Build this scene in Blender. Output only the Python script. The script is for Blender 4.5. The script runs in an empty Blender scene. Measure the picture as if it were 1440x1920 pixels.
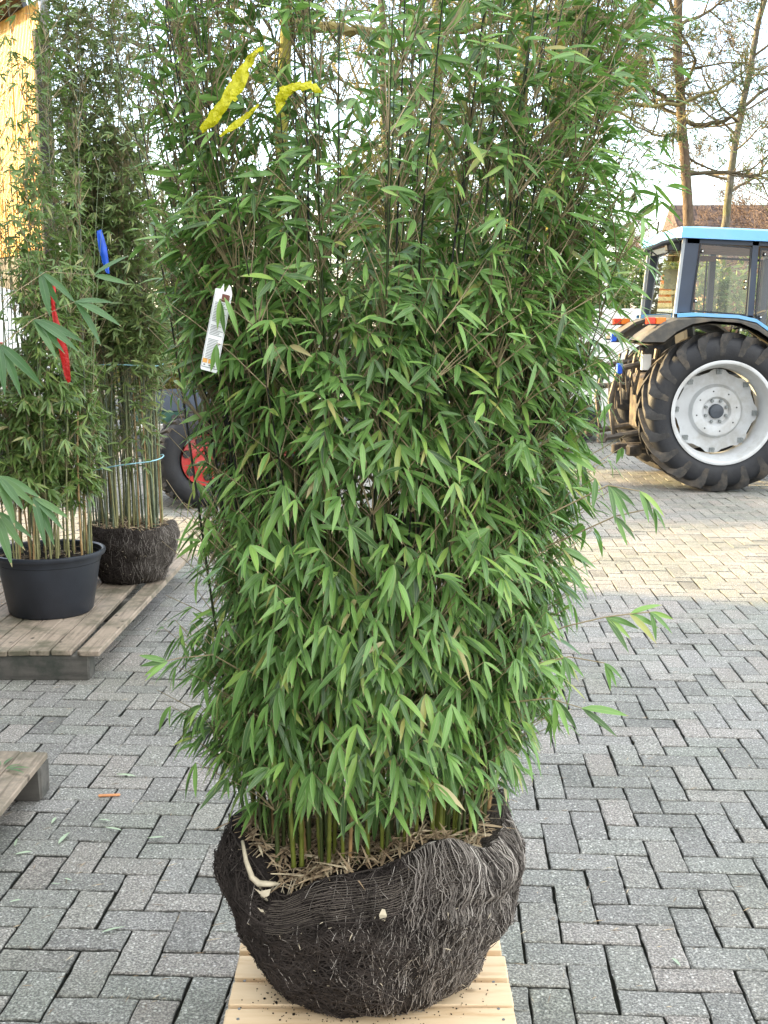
import bpy, math, random
import numpy as np
from mathutils import Vector, Matrix
R = math.radians
sc = bpy.context.scene
col = sc.collection

# ------------------------------------------------------------------ camera, sky, sun, exposure
cam_d = bpy.data.cameras.new("camera")
cam = bpy.data.objects.new("camera", cam_d); col.objects.link(cam)
cam.location = (0, 0, 1.62)
cam.rotation_euler = (R(90 - 9.246), 0, 0)
cam_d.sensor_width = 36; cam_d.sensor_fit = 'AUTO'
cam_d.lens = 36 * 2150 / 1920
cam_d.clip_start = 0.05; cam_d.clip_end = 2000
sc.camera = cam

SUN_EL = R(17.0)
LX, LY = 0.93, -0.37                # horizontal direction in which the sunlight travels
ln = math.hypot(LX, LY); LX /= ln; LY /= ln
sun_d = bpy.data.lights.new("sun", 'SUN')
sun_d.energy = 4.2; sun_d.angle = R(2.0); sun_d.color = (1.0, 0.73, 0.36)
sun = bpy.data.objects.new("sun", sun_d); col.objects.link(sun)
Ldir = Vector((LX * math.cos(SUN_EL), LY * math.cos(SUN_EL), -math.sin(SUN_EL)))
sun.rotation_euler = Ldir.to_track_quat('-Z', 'Y').to_euler()
sun.location = (-20, 5, 12)
world = bpy.data.worlds.new("World"); sc.world = world; world.use_nodes = True
wn = world.node_tree.nodes; wl = world.node_tree.links
bg = wn['Background']; sky = wn.new('ShaderNodeTexSky')
sky.sky_type = 'NISHITA'; sky.sun_disc = False
sky.sun_elevation = SUN_EL; sky.sun_rotation = math.atan2(-LX, -LY)
sky.air_density = 1.0; sky.dust_density = 1.2; sky.ozone_density = 1.2
hs = wn.new('ShaderNodeHueSaturation'); hs.inputs['Saturation'].default_value = .80
wl.new(sky.outputs[0], hs.inputs['Color']); 
# added bright cloud overhead and behind the viewer as fill, clear pale blue ahead
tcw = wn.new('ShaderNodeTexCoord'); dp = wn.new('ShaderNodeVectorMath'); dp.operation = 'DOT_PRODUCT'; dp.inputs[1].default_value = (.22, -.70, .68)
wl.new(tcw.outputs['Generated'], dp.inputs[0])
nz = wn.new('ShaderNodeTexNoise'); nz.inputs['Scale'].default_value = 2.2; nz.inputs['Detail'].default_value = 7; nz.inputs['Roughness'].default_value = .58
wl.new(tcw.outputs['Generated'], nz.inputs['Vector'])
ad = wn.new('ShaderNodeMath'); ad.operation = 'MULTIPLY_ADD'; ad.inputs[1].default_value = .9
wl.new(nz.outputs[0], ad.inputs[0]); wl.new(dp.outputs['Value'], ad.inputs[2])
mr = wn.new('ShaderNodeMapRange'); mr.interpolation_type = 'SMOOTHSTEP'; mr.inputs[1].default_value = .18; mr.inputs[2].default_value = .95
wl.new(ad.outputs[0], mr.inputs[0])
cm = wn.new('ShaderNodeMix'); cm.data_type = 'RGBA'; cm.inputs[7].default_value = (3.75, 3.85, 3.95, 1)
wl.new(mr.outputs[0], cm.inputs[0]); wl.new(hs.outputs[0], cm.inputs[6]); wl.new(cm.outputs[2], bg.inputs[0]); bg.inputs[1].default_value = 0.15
sc.view_settings.view_transform = 'Standard'; sc.view_settings.look = 'None'
sc.view_settings.exposure = 2.6; sc.view_settings.gamma = 1.0
sc.cycles.max_bounces = 8; sc.cycles.transparent_max_bounces = 16
sc.cycles.use_denoising = True

# ------------------------------------------------------------------ node helpers and materials
class NT:
    def __init__(s, name):
        s.m = bpy.data.materials.new(name); s.m.use_nodes = True
        s.t = s.m.node_tree; s.p = s.t.nodes['Principled BSDF']; s.out = s.t.nodes['Material Output']
    def n(s, typ, ins=None, **kw):
        nd = s.t.nodes.new(typ)
        for k, v in kw.items(): setattr(nd, k, v)
        for k, v in (ins or {}).items():
            if hasattr(v, 'is_output') or isinstance(v, bpy.types.NodeSocket): s.t.links.new(v, nd.inputs[k])
            else: nd.inputs[k].default_value = v
        return nd
    def link(s, a, b): s.t.links.new(a, b)
    def obj(s): return s.n('ShaderNodeTexCoord').outputs['Object']
    def mapping(s, vec, scale):
        return s.n('ShaderNodeMapping', {'Vector': vec, 'Scale': scale}).outputs[0]
    def noise(s, vec, scale, detail=4, rough=.55):
        return s.n('ShaderNodeTexNoise', {'Vector': vec, 'Scale': scale, 'Detail': detail, 'Roughness': rough}).outputs[0]
    def ramp(s, fac, stops):
        nd = s.n('ShaderNodeValToRGB', {'Fac': fac}); cr = nd.color_ramp
        while len(cr.elements) > 1: cr.elements.remove(cr.elements[0])
        cr.elements[0].position = stops[0][0]; cr.elements[0].color = (*stops[0][1], 1)
        for pos, c in stops[1:]:
            e = cr.elements.new(pos); e.color = (*c, 1)
        return nd.outputs[0]
    def mix(s, fac, a, b, blend='MIX'):
        nd = s.n('ShaderNodeMix', data_type='RGBA', blend_type=blend)
        for idx, v in ((0, fac), (6, a), (7, b)):
            if isinstance(v, bpy.types.NodeSocket): s.t.links.new(v, nd.inputs[idx])
            else: nd.inputs[idx].default_value = v if idx == 0 else ((*v, 1) if len(v) == 3 else v)
        return nd.outputs[2]
    def math(s, op, a, b=0.0):
        return s.n('ShaderNodeMath', {0: a, 1: b}, operation=op).outputs[0]
    def bump(s, h, strength, dist):
        b = s.n('ShaderNodeBump', {'Height': h, 'Strength': strength, 'Distance': dist})
        s.link(b.outputs[0], s.p.inputs['Normal'])
    def island(s): return s.n('ShaderNodeNewGeometry').outputs['Random Per Island']
    def base(s, c):
        if isinstance(c, bpy.types.NodeSocket): s.link(c, s.p.inputs['Base Color'])
        else: s.p.inputs['Base Color'].default_value = (*c, 1)
    def set(s, rough=.6, metal=0., spec=.5):
        s.p.inputs['Roughness'].default_value = rough; s.p.inputs['Metallic'].default_value = metal
        s.p.inputs['Specular IOR Level'].default_value = spec
        return s

def M(name, c, rough=.6, var=.2, scale=12., bump=.0, bscale=60., metal=0., spec=.5, dirt=None):
    n = NT(name); v = n.obj()
    lo = tuple(x * (1 - var) for x in c); hi = tuple(min(1, x * (1 + var)) for x in c)
    cc = n.ramp(n.noise(v, scale, 5), [(.3, lo), (.7, hi)])
    if dirt:
        cc = n.mix(n.ramp(n.noise(v, scale * .37, 6, .7), [(.48, (0, 0, 0)), (.68, (1, 1, 1))]), cc, dirt)
    n.base(cc); n.set(rough, metal, spec)
    if bump: n.bump(n.noise(v, bscale, 4), bump, .01)
    return n.m

def leaf_mat(name, stops, edge=(.30, .33, .12), trans=.35, tcol=(.22, .42, .06), rough=.36):
    n = NT(name); isl = n.island()
    c = n.ramp(isl, stops)
    uv = n.n('ShaderNodeUVMap').outputs[0]
    sep = n.n('ShaderNodeSeparateXYZ', {0: uv})
    u, v = sep.outputs[0], sep.outputs[1]
    d = n.math('ABSOLUTE', n.math('SUBTRACT', u, .5))            # 0 midrib, .5 edge
    vein = n.math('LESS_THAN', d, .035)
    c = n.mix(n.math('MULTIPLY', vein, .35), c, edge)
    eg = n.math('GREATER_THAN', d, .455)
    c = n.mix(n.math('MULTIPLY', eg, .45), c, edge)
    tip = n.math('GREATER_THAN', v, n.math('SUBTRACT', 1.0, n.math('MULTIPLY', isl, .09)))
    c = n.mix(tip, c, (.42, .34, .18))
    fine = n.noise(n.n('ShaderNodeMapping', {'Vector': uv, 'Scale': (26, 1.5, 1)}).outputs[0], 1.0, 2)
    c = n.mix(n.math('MULTIPLY', fine, .35), c, n.mix(.5, c, (.12, .22, .07)))
    n.base(c); n.set(rough, 0, .45)
    tr = n.n('ShaderNodeBsdfTranslucent')
    n.link(n.mix(.6, c, tcol), tr.inputs[0])
    ms = n.n('ShaderNodeMixShader', {0: trans, 1: n.p.outputs[0], 2: tr.outputs[0]})
    n.link(ms.outputs[0], n.out.inputs[0])
    return n.m

def wood_mat(name, light, dark, axis='X', stain=None, rough=.75):
    n = NT(name); v = n.obj()
    sv = {'X': (1.6, 13, 13), 'Y': (26, 1.2, 26)}[axis]
    g = n.noise(n.mapping(v, sv), 2.2, 6, .6)
    isl = n.island()
    c = n.ramp(g, [(.33, dark), (.46, tuple(a * .7 + b * .3 for a, b in zip(light, dark))), (.64, light)])
    c = n.mix(n.math('MULTIPLY', isl, .45), c, tuple(x * .75 for x in light))
    kv = n.mapping(v, (9, 15, 9) if axis == 'X' else (15, 9, 9))
    kn = n.n('ShaderNodeTexVoronoi', {'Vector': kv, 'Scale': .8}).outputs['Distance']
    c = n.mix(n.ramp(kn, [(.05, (1, 1, 1)), (.15, (0, 0, 0))]), c, tuple(x * .35 for x in dark))
    if stain:
        c = n.mix(n.ramp(n.noise(v, 5, 6, .7), [(.45, (0, 0, 0)), (.66, (1, 1, 1))]), c, stain)
    n.base(c); n.set(rough, 0, .3)
    n.bump(g, .5, .004)
    return n.m

def paver_mat():
    n = NT('paver'); v = n.obj(); isl = n.island()
    fine = n.noise(v, 150, 3, .75)
    mid = n.noise(v, 38, 5, .65)
    c = n.ramp(fine, [(.36, (.036, .035, .033)), (.49, (.180, .174, .160)), (.62, (.54, .525, .485))])
    c = n.mix(.35, c, n.ramp(mid, [(.3, (.11, .106, .096)), (.7, (.34, .328, .30))]))
    tint = n.ramp(isl, [(0, (.80, .80, .79)), (.35, (1.0, 1.0, 1.0)), (.6, (.93, .97, .92)), (.8, (1.05, .98, .95)), (1, (1.15, 1.13, 1.1))])
    c = n.mix(1.0, c, tint, 'MULTIPLY')
    vo = n.n('ShaderNodeTexVoronoi', {'Vector': v, 'Scale': 95.}).outputs
    st = n.math('MULTIPLY', n.math('LESS_THAN', vo['Distance'], .34), n.math('GREATER_THAN', n.n('ShaderNodeSeparateColor', {0: vo['Color']}).outputs[0], .82))
    c = n.mix(n.math('MULTIPLY', st, .5), c, (.80, .78, .73))
    dk = n.math('MULTIPLY', n.math('LESS_THAN', vo['Distance'], .3), n.math('LESS_THAN', n.n('ShaderNodeSeparateColor', {0: vo['Color']}).outputs[1], .10))
    c = n.mix(n.math('MULTIPLY', dk, .7), c, (.05, .05, .05))
    big = n.noise(v, 1.1, 5, .6)
    c = n.mix(n.ramp(big, [(.42, (0, 0, 0)), (.7, (.7, .7, .7))]), c, n.mix(1.0, c, (.62, .68, .58), 'MULTIPLY'))
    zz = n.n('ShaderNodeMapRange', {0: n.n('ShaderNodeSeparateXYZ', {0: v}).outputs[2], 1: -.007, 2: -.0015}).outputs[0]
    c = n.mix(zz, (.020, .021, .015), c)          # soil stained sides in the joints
    n.base(c); n.set(.62, 0, .5)
    h = n.math('ADD', fine, n.math('MULTIPLY', mid, 1.2))
    n.bump(h, 1.0, .006)
    return n.m

def glass_mat(name, tint=(.92, .95, .93), refl=.12):
    n = NT(name); n.t.nodes.remove(n.p)
    tr = n.n('ShaderNodeBsdfTransparent', {0: (*tint, 1)})
    gl = n.n('ShaderNodeBsdfGlossy', {0: (1, 1, 1, 1), 'Roughness': .02})
    lw = n.n('ShaderNodeLayerWeight', {'Blend': .25}).outputs['Fresnel']
    f = n.math('ADD', n.math('MULTIPLY', lw, .35), refl)
    ms = n.n('ShaderNodeMixShader', {0: f, 1: tr.outputs[0], 2: gl.outputs[0]})
    n.link(ms.outputs[0], n.out.inputs[0])
    return n.m

def culm_mat(name, low, high, z0, z1, ring=(.35, .33, .22)):
    n = NT(name); v = n.obj()
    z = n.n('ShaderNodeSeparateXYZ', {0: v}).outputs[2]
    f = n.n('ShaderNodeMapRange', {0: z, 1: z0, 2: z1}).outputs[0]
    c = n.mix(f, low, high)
    c = n.mix(n.ramp(n.noise(v, 35, 4), [(.45, (0, 0, 0)), (.75, (.7, .7, .7))]), c, tuple(x * .45 for x in low))
    n.base(c); n.set(.38, 0, .45)
    return n.m

def ball_mat():
    n = NT('root_soil'); v = n.obj()
    f = n.noise(v, 45, 8, .75); x = n.n('ShaderNodeSeparateXYZ', {0: v}).outputs[0]
    c = n.ramp(f, [(.3, (.008, .006, .005)), (.55, (.033, .027, .024)), (.75, (.09, .075, .064))])
    c2 = n.ramp(n.noise(n.mapping(v, (60, 60, 9)), 3, 5, .7), [(.32, (.03, .026, .023)), (.5, (.11, .095, .08)), (.72, (.27, .24, .20))])
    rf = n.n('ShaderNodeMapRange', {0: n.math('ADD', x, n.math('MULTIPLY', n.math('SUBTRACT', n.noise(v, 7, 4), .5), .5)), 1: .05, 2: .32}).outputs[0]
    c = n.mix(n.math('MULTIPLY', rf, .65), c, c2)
    n.base(c); n.set(.95, 0, .15)
    n.bump(f, 1.0, .02)
    return n.m

def corr_mat():
    n = NT('yellow_sheet'); v = n.obj()
    x = n.n('ShaderNodeSeparateXYZ', {0: v})
    c = n.ramp(n.noise(n.mapping(v, (14, 14, .25)), 1.5, 4), [(.35, (.60, .36, .07)), (.7, (.70, .46, .11))])
    st = n.noise(n.mapping(v, (7, 7, .06)), 1.1, 2)
    c = n.mix(n.ramp(st, [(.58, (0, 0, 0)), (.66, (.75, .75, .75))]), c, (.52, .22, .05))
    n.base(c); n.set(.55, 0, .4)
    return n.m

def bark_mat(name, a, b, moss, mamount=.5, scale=9.):
    n = NT(name); v = n.obj()
    f = n.noise(n.mapping(v, (1, 1, .25)), scale * 3, 6, .7)
    c = n.ramp(f, [(.3, a), (.7, b)])
    m = n.noise(v, scale * .22, 6, .65)
    c = n.mix(n.ramp(m, [(.62 - mamount * .4, (0, 0, 0)), (.78 - mamount * .3, (1, 1, 1))]), c, moss)
    n.base(c); n.set(.9, 0, .2); n.bump(f, .8, .03)
    return n.m

def isl_mat(name, stops, rough=.88):
    n = NT(name); n.base(n.ramp(n.island(), stops)); n.set(rough, 0, .2); return n.m

def straw_mat():
    n = NT('straw'); c = n.ramp(n.island(), [(0, (.12, .08, .045)), (.3, (.31, .22, .13)), (.7, (.52, .40, .25)), (1, (.70, .60, .41))])
    n.base(n.mix(n.math('MULTIPLY', n.noise(n.obj(), 60, 4), .5), c, (.16, .11, .07))); n.set(.8, 0, .3)
    return n.m

def tape_mat(name, c):
    n = NT(name); n.base(c); n.set(.35, 0, .5)
    n.bump(n.noise(n.obj(), 90, 3), .7, .01)
    tr = n.n('ShaderNodeBsdfTranslucent', {0: (*c, 1)}); ms = n.n('ShaderNodeMixShader', {0: .35, 1: n.p.outputs[0], 2: tr.outputs[0]})
    n.link(ms.outputs[0], n.out.inputs[0]); return n.m

def tile_mat():
    n = NT('roof_tiles'); v = n.obj()
    b = n.n('ShaderNodeTexBrick', {'Vector': v, 'Color1': (.10, .065, .05, 1), 'Color2': (.075, .05, .04, 1), 'Mortar': (.03, .02, .018, 1), 'Scale': 1.0, 'Brick Width': .3, 'Row Height': .32, 'Mortar Size': .03})
    n.base(b.outputs[0]); n.set(.8, 0, .3)
    return n.m

MAT = dict(
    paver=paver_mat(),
    joint=M('joint_sand', (.016, .017, .012), .95, .5, 40, .6, 150, spec=.1),
    leaf=leaf_mat('bamboo_leaf', trans=.24, stops= [(0, (.026, .060, .020)), (.22, (.082, .180, .046)), (.55, (.150, .300, .074)), (.85, (.220, .40, .092)), (.965, (.32, .46, .10)), (.993, (.40, .36, .11)), (1, (.50, .40, .22))], edge=(.50, .55, .26), tcol=(.27, .55, .09)),
    leaf_far=leaf_mat('narrow_leaf', [(0, (.09, .14, .05)), (.4, (.145, .215, .072)), (.75, (.19, .265, .085)), (.93, (.26, .30, .10)), (1, (.30, .25, .13))], trans=.3, tcol=(.25, .34, .09), edge=(.22, .25, .12)),
    leaf_pot=leaf_mat('pot_leaf', [(0, (.075, .135, .040)), (.4, (.12, .20, .055)), (.75, (.17, .265, .070)), (.95, (.24, .30, .08)), (1, (.33, .27, .13))], trans=.3, tcol=(.22, .38, .07)),
    leaf_big=leaf_mat('broad_leaf', [(0, (.05, .12, .05)), (.5, (.075, .165, .065)), (1, (.12, .22, .075))], trans=.3, tcol=(.2, .42, .08), edge=(.25, .36, .2)),
    leaf_dry=leaf_mat('pale_leaf', [(0, (.25, .40, .28)), (.5, (.40, .52, .38)), (1, (.60, .58, .42))], trans=.2),
    litter=straw_mat(),
    fibre_mid=M('net_thread', (.13, .11, .09), .9, .5, 15, spec=.15),
    twig=M('bamboo_twig', (.34, .265, .15), .6, .45, 6),
    twig_dark=M('dark_twig', (.10, .095, .05), .6, .45, 6),
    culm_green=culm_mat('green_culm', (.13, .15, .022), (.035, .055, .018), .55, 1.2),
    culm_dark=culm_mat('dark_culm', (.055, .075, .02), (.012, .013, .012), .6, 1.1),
    culm_dry=culm_mat('dry_culm', (.36, .23, .10), (.30, .22, .10), .5, 1.6),
    culm_pale=culm_mat('pale_culm', (.26, .25, .11), (.15, .20, .10), .45, 1.2),
    culm_grey=culm_mat('grey_culm', (.13, .16, .10), (.10, .12, .08), .45, 1.4),
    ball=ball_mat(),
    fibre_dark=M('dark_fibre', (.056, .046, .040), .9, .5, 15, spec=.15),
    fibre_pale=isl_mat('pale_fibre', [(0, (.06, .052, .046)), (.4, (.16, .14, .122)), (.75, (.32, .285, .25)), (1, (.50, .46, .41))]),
    root=M('pale_root', (.52, .45, .32), .7, .25, 40),
    pine=wood_mat('new_pine', (.80, .62, .40), (.52, .33, .16), 'X'),
    oldwood=wood_mat('old_wood', (.37, .30, .23), (.13, .10, .075), 'Y', stain=(.12, .11, .075)),
    oldwood_x=wood_mat('old_wood_beam', (.13, .12, .105), (.045, .042, .038), 'X', stain=(.05, .055, .045)),
    pot=M('black_plastic', (.018, .022, .030), .42, .3, 6, .15, 200, spec=.5),
    soil=M('soil', (.022, .017, .013), .95, .5, 60, .9, 120, spec=.1),
    yellow_tape=tape_mat('yellow_tape', (.72, .68, .015)),
    blue_tape=M('blue_tape', (.012, .09, .56), .42, .15, 30),
    red_tape=tape_mat('red_tape', (.55, .022, .018)),
    twine=M('blue_twine', (.30, .55, .62), .7, .2, 60),
    card=M('white_plastic', (.78, .80, .78), .35, .04, 10),
    print_=M('grey_print', (.14, .15, .15), .6, .1, 10),
    print_o=M('orange_print', (.72, .36, .08), .5, .1, 10),
    print_b=M('brown_print', (.12, .035, .02), .5, .4, 40),
    tblue=M('tractor_blue', (.13, .38, .72), .32, .08, 3, dirt=(.19, .40, .62)),
    tdark=M('cab_frame_blue', (.028, .042, .068), .42, .15, 5),
    tsilver=M('cab_edge', (.33, .36, .38), .4, .1, 10),
    fender=M('fender_plastic', (.060, .058, .052), .62, .25, 9, .2, 60, dirt=(.15, .125, .09)),
    tyre=M('tyre_rubber', (.013, .0145, .018), .6, .3, 10, .25, 80, spec=.4, dirt=(.024, .024, .025)),
    lug=M('worn_tread', (.026, .025, .024), .72, .35, 16, .3, 60, dirt=(.085, .07, .052)),
    rim=M('rim_silver', (.50, .52, .53), .42, .08, 8, dirt=(.36, .355, .33)),
    hub=M('hub_dark', (.045, .055, .07), .5, .2, 20),
    bolt=M('bolt_grey', (.20, .22, .22), .45, .3, 40, metal=.5),
    metal=M('grimy_metal', (.065, .055, .045), .55, .5, 14, metal=.3, dirt=(.20, .16, .11)),
    red=M('red_paint', (.45, .045, .04), .4, .15, 8),
    lens_o=M('amber_lens', (.72, .20, .02), .2, .1, 20),
    lens_r=M('red_lens', (.55, .04, .015), .2, .1, 20),
    rubber=M('black_rubber', (.013, .014, .016), .55, .2, 20),
    interior=M('cab_interior', (.22, .105, .055), .75, .3, 12),
    glass=glass_mat('cab_glass', (.95, .93, .80), .03),
    glass_green=glass_mat('green_glass', (.25, .42, .33), .10),
    white=M('white_paint', (.80, .80, .77), .45, .06, 4),
    grey=M('grey_paint', (.10, .115, .125), .45, .15, 6),
    dgrey=M('slate_paint', (.085, .105, .14), .4, .15, 6),
    corr=corr_mat(), dark=M('dark_boards', (.022, .018, .016), .8, .4, 8),
    pipe=M('zinc_pipe', (.30, .33, .36), .45, .15, 8, metal=.3),
    bark_moss=bark_mat('mossy_bark', (.05, .042, .025), (.14, .12, .06), (.20, .19, .035), .75),
    bark_dark=bark_mat('dark_bark', (.022, .018, .014), (.07, .055, .04), (.085, .085, .03), .3),
    bark_pine=bark_mat('pine_bark', (.075, .055, .04), (.20, .145, .10), (.13, .12, .06), .3),
    bark_birch=bark_mat('grey_bark', (.06, .055, .045), (.22, .20, .16), (.13, .13, .05), .35),
    twigs=M('tree_twig', (.10, .078, .042), .8, .35, 3),
    twigs_moss=M('mossy_twig', (.17, .145, .045), .8, .35, 3),
    twigs_red=M('reddish_twig', (.13, .085, .06), .8, .3, 2),
    needle=leaf_mat('needles', [(0, (.035, .06, .028)), (1, (.075, .11, .045))], trans=.2),
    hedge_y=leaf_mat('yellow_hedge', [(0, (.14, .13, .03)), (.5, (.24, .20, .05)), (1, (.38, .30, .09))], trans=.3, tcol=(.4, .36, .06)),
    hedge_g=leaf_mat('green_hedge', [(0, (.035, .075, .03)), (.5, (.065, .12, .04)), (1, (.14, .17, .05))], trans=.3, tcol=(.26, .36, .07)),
    tiles=tile_mat(), plaster=M('brick_wall', (.17, .095, .07), .8, .25, 10),
    jerry=M('orange_can', (.75, .20, .04), .45, .1, 5), slat=M('crate_slat', (.62, .50, .28), .7, .2, 8),
    orange_wood=M('split_wood', (.50, .22, .09), .7, .3, 60),
)
# ------------------------------------------------------------------ mesh helpers
class MB:
    def __init__(s): s.v = []; s.f = []
    def quad_strip(s, rings, closed=True, cap0=False, cap1=False):
        b = len(s.v); n = len(rings[0])
        for r in rings: s.v.extend([tuple(p) for p in r])
        for i in range(len(rings) - 1):
            a = b + i * n; c = a + n
            for k in range(n if closed else n - 1):
                k2 = (k + 1) % n
                s.f.append((a + k, a + k2, c + k2, c + k))
        if cap0: s.f.append(tuple(b + k for k in range(n - 1, -1, -1)))
        if cap1: s.f.append(tuple(b + (len(rings) - 1) * n + k for k in range(n)))
        return s
    def tube(s, pts, rad, n=6, cap=True):
        pts = [Vector(p) for p in pts]
        if not hasattr(rad, '__len__'): rad = [rad] * len(pts)
        rings = []; u = None
        for i, p in enumerate(pts):
            d = (pts[min(i + 1, len(pts) - 1)] - pts[max(i - 1, 0)])
            if d.length < 1e-9: d = Vector((0, 0, 1))
            d.normalize()
            if u is None:
                u = d.cross(Vector((0, 1, 0)) if abs(d.y) < .9 else Vector((1, 0, 0)))
            else:
                u = u - d * u.dot(d)
            if u.length < 1e-6: u = d.orthogonal()
            u.normalize(); w = d.cross(u)
            rings.append([p + (u * math.cos(2 * math.pi * k / n) + w * math.sin(2 * math.pi * k / n)) * rad[i] for k in range(n)])
        return s.quad_strip(rings, True, cap, cap)
    def box(s, c, size, rot=0, bev=0.0, jit=0.0, rng=None, tilt=None):
        hx, hy, hz = size[0] / 2, size[1] / 2, size[2] / 2
        m = Matrix.Rotation(rot, 3, 'Z')
        if tilt: m = m @ Matrix.Rotation(tilt[0], 3, 'X') @ Matrix.Rotation(tilt[1], 3, 'Y')
        c = Vector(c)
        def ring(z, ins):
            x, y = hx - ins, hy - ins
            b = min(bev * 1.5, x * .5, y * .5) if bev else 0
            if b: pts = [(-x + b, -y), (x - b, -y), (x, -y + b), (x, y - b), (x - b, y), (-x + b, y), (-x, y - b), (-x, -y + b)]
            else: pts = [(-x, -y), (x, -y), (x, y), (-x, y)]
            out = []
            for px, py in pts:
                p = Vector((px, py, z))
                if jit and rng: p += Vector((rng.uniform(-jit, jit), rng.uniform(-jit, jit), rng.uniform(-jit, jit)))
                out.append(c + m @ p)
            return out
        if bev: rs = [ring(-hz, bev), ring(-hz + bev, 0), ring(hz - bev, 0), ring(hz, bev)]
        else: rs = [ring(-hz, 0), ring(hz, 0)]
        return s.quad_strip(rs, True, True, True)
    def prism(s, poly, axis, a, b, bev=0.0):
        # poly: 2-D outline; extruded along axis 'x','y','z' from a to b
        def P(u, v, w): return {'y': (u, w, v), 'x': (w, u, v), 'z': (u, v, w)}[axis]
        return s.quad_strip([[P(u, v, a) for u, v in poly], [P(u, v, b) for u, v in poly]], True, True, True)
    def lathe(s, prof, c, axis=(0, 0, 1), n=48, cap0=False, cap1=False, xd=None):
        # prof: list of (radius, height along axis)
        ax = Vector(axis).normalized(); u = Vector(xd) if xd else ax.orthogonal(); u.normalize(); w = ax.cross(u); c = Vector(c)
        rings = [[c + ax * h + (u * math.cos(2 * math.pi * k / n) + w * math.sin(2 * math.pi * k / n)) * r for k in range(n)] for r, h in prof]
        return s.quad_strip(rings, True, cap0, cap1)
    def sphere(s, c, r, n=10, m=6, sc3=(1, 1, 1)):
        rings = []
        for i in range(m + 1):
            t = math.pi * i / m; rr = max(1e-4, math.sin(t)) * r
            rings.append([Vector(c) + Vector((rr * math.cos(2 * math.pi * k / n) * sc3[0], rr * math.sin(2 * math.pi * k / n) * sc3[1], -math.cos(t) * r * sc3[2])) for k in range(n)])
        return s.quad_strip(rings, True, True, True)

ORG = {}
def link_mesh(name, me, parent, loc):
    o = bpy.data.objects.new(name, me); col.objects.link(o)
    if parent is not None: o.parent = parent; ORG[o.name] = ORG[parent.name]
    else: o.location = loc; ORG[o.name] = Vector(loc)
    return o
def finish(me, material, smooth):
    me.materials.append(material)
    if smooth: me.polygons.foreach_set('use_smooth', [True] * len(me.polygons))
    me.update()
def build(name, mb, material, parent=None, loc=(0, 0, 0), smooth=False, autosmooth=None):
    org = ORG[parent.name] if parent is not None else Vector(loc)
    me = bpy.data.meshes.new(name)
    va = np.array([tuple(p) for p in mb.v], dtype=np.float64) - np.array(org)
    me.from_pydata(va.tolist(), [], mb.f)
    finish(me, material, smooth)
    o = link_mesh(name, me, parent, loc)
    if autosmooth: 
        me.polygons.foreach_set('use_smooth', [True] * len(me.polygons))
        me.set_sharp_from_angle(angle=R(autosmooth))
    return o
def build_np(name, V, Q, material, parent=None, loc=(0, 0, 0), UV=None, smooth=True):
    org = ORG[parent.name] if parent is not None else Vector(loc)
    me = bpy.data.meshes.new(name); V = V.reshape(-1, 3) - np.array(org)
    nf = len(Q)
    me.vertices.add(len(V)); me.vertices.foreach_set('co', V.astype(np.float32).ravel())
    me.loops.add(nf * 4); me.loops.foreach_set('vertex_index', Q.astype(np.int32).ravel())
    me.polygons.add(nf); me.polygons.foreach_set('loop_start', np.arange(0, nf * 4, 4, dtype=np.int32))
    if UV is not None:
        l = me.uv_layers.new(name='UVMap'); l.data.foreach_set('uv', UV[Q.ravel()].astype(np.float32).ravel())
    me.update(calc_edges=True)
    finish(me, material, smooth)
    return link_mesh(name, me, parent, loc)
def tag(o, label=None, cat=None, group=None, kind=None):
    if label: o['label'] = label
    if cat: o['category'] = cat
    if group: o['group'] = group
    if kind: o['kind'] = kind
    return o
def thing(name, label, cat, loc, group=None):
    o = bpy.data.objects.new(name, None); col.objects.link(o)
    o.empty_display_size = .1; o.location = loc; ORG[o.name] = Vector(loc)
    return tag(o, label, cat, group)
def copy_tree(o, parent=None):
    c = o.copy(); col.objects.link(c)
    if parent is not None: c.parent = parent
    for ch in list(o.children): copy_tree(ch, c)
    return c

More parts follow.
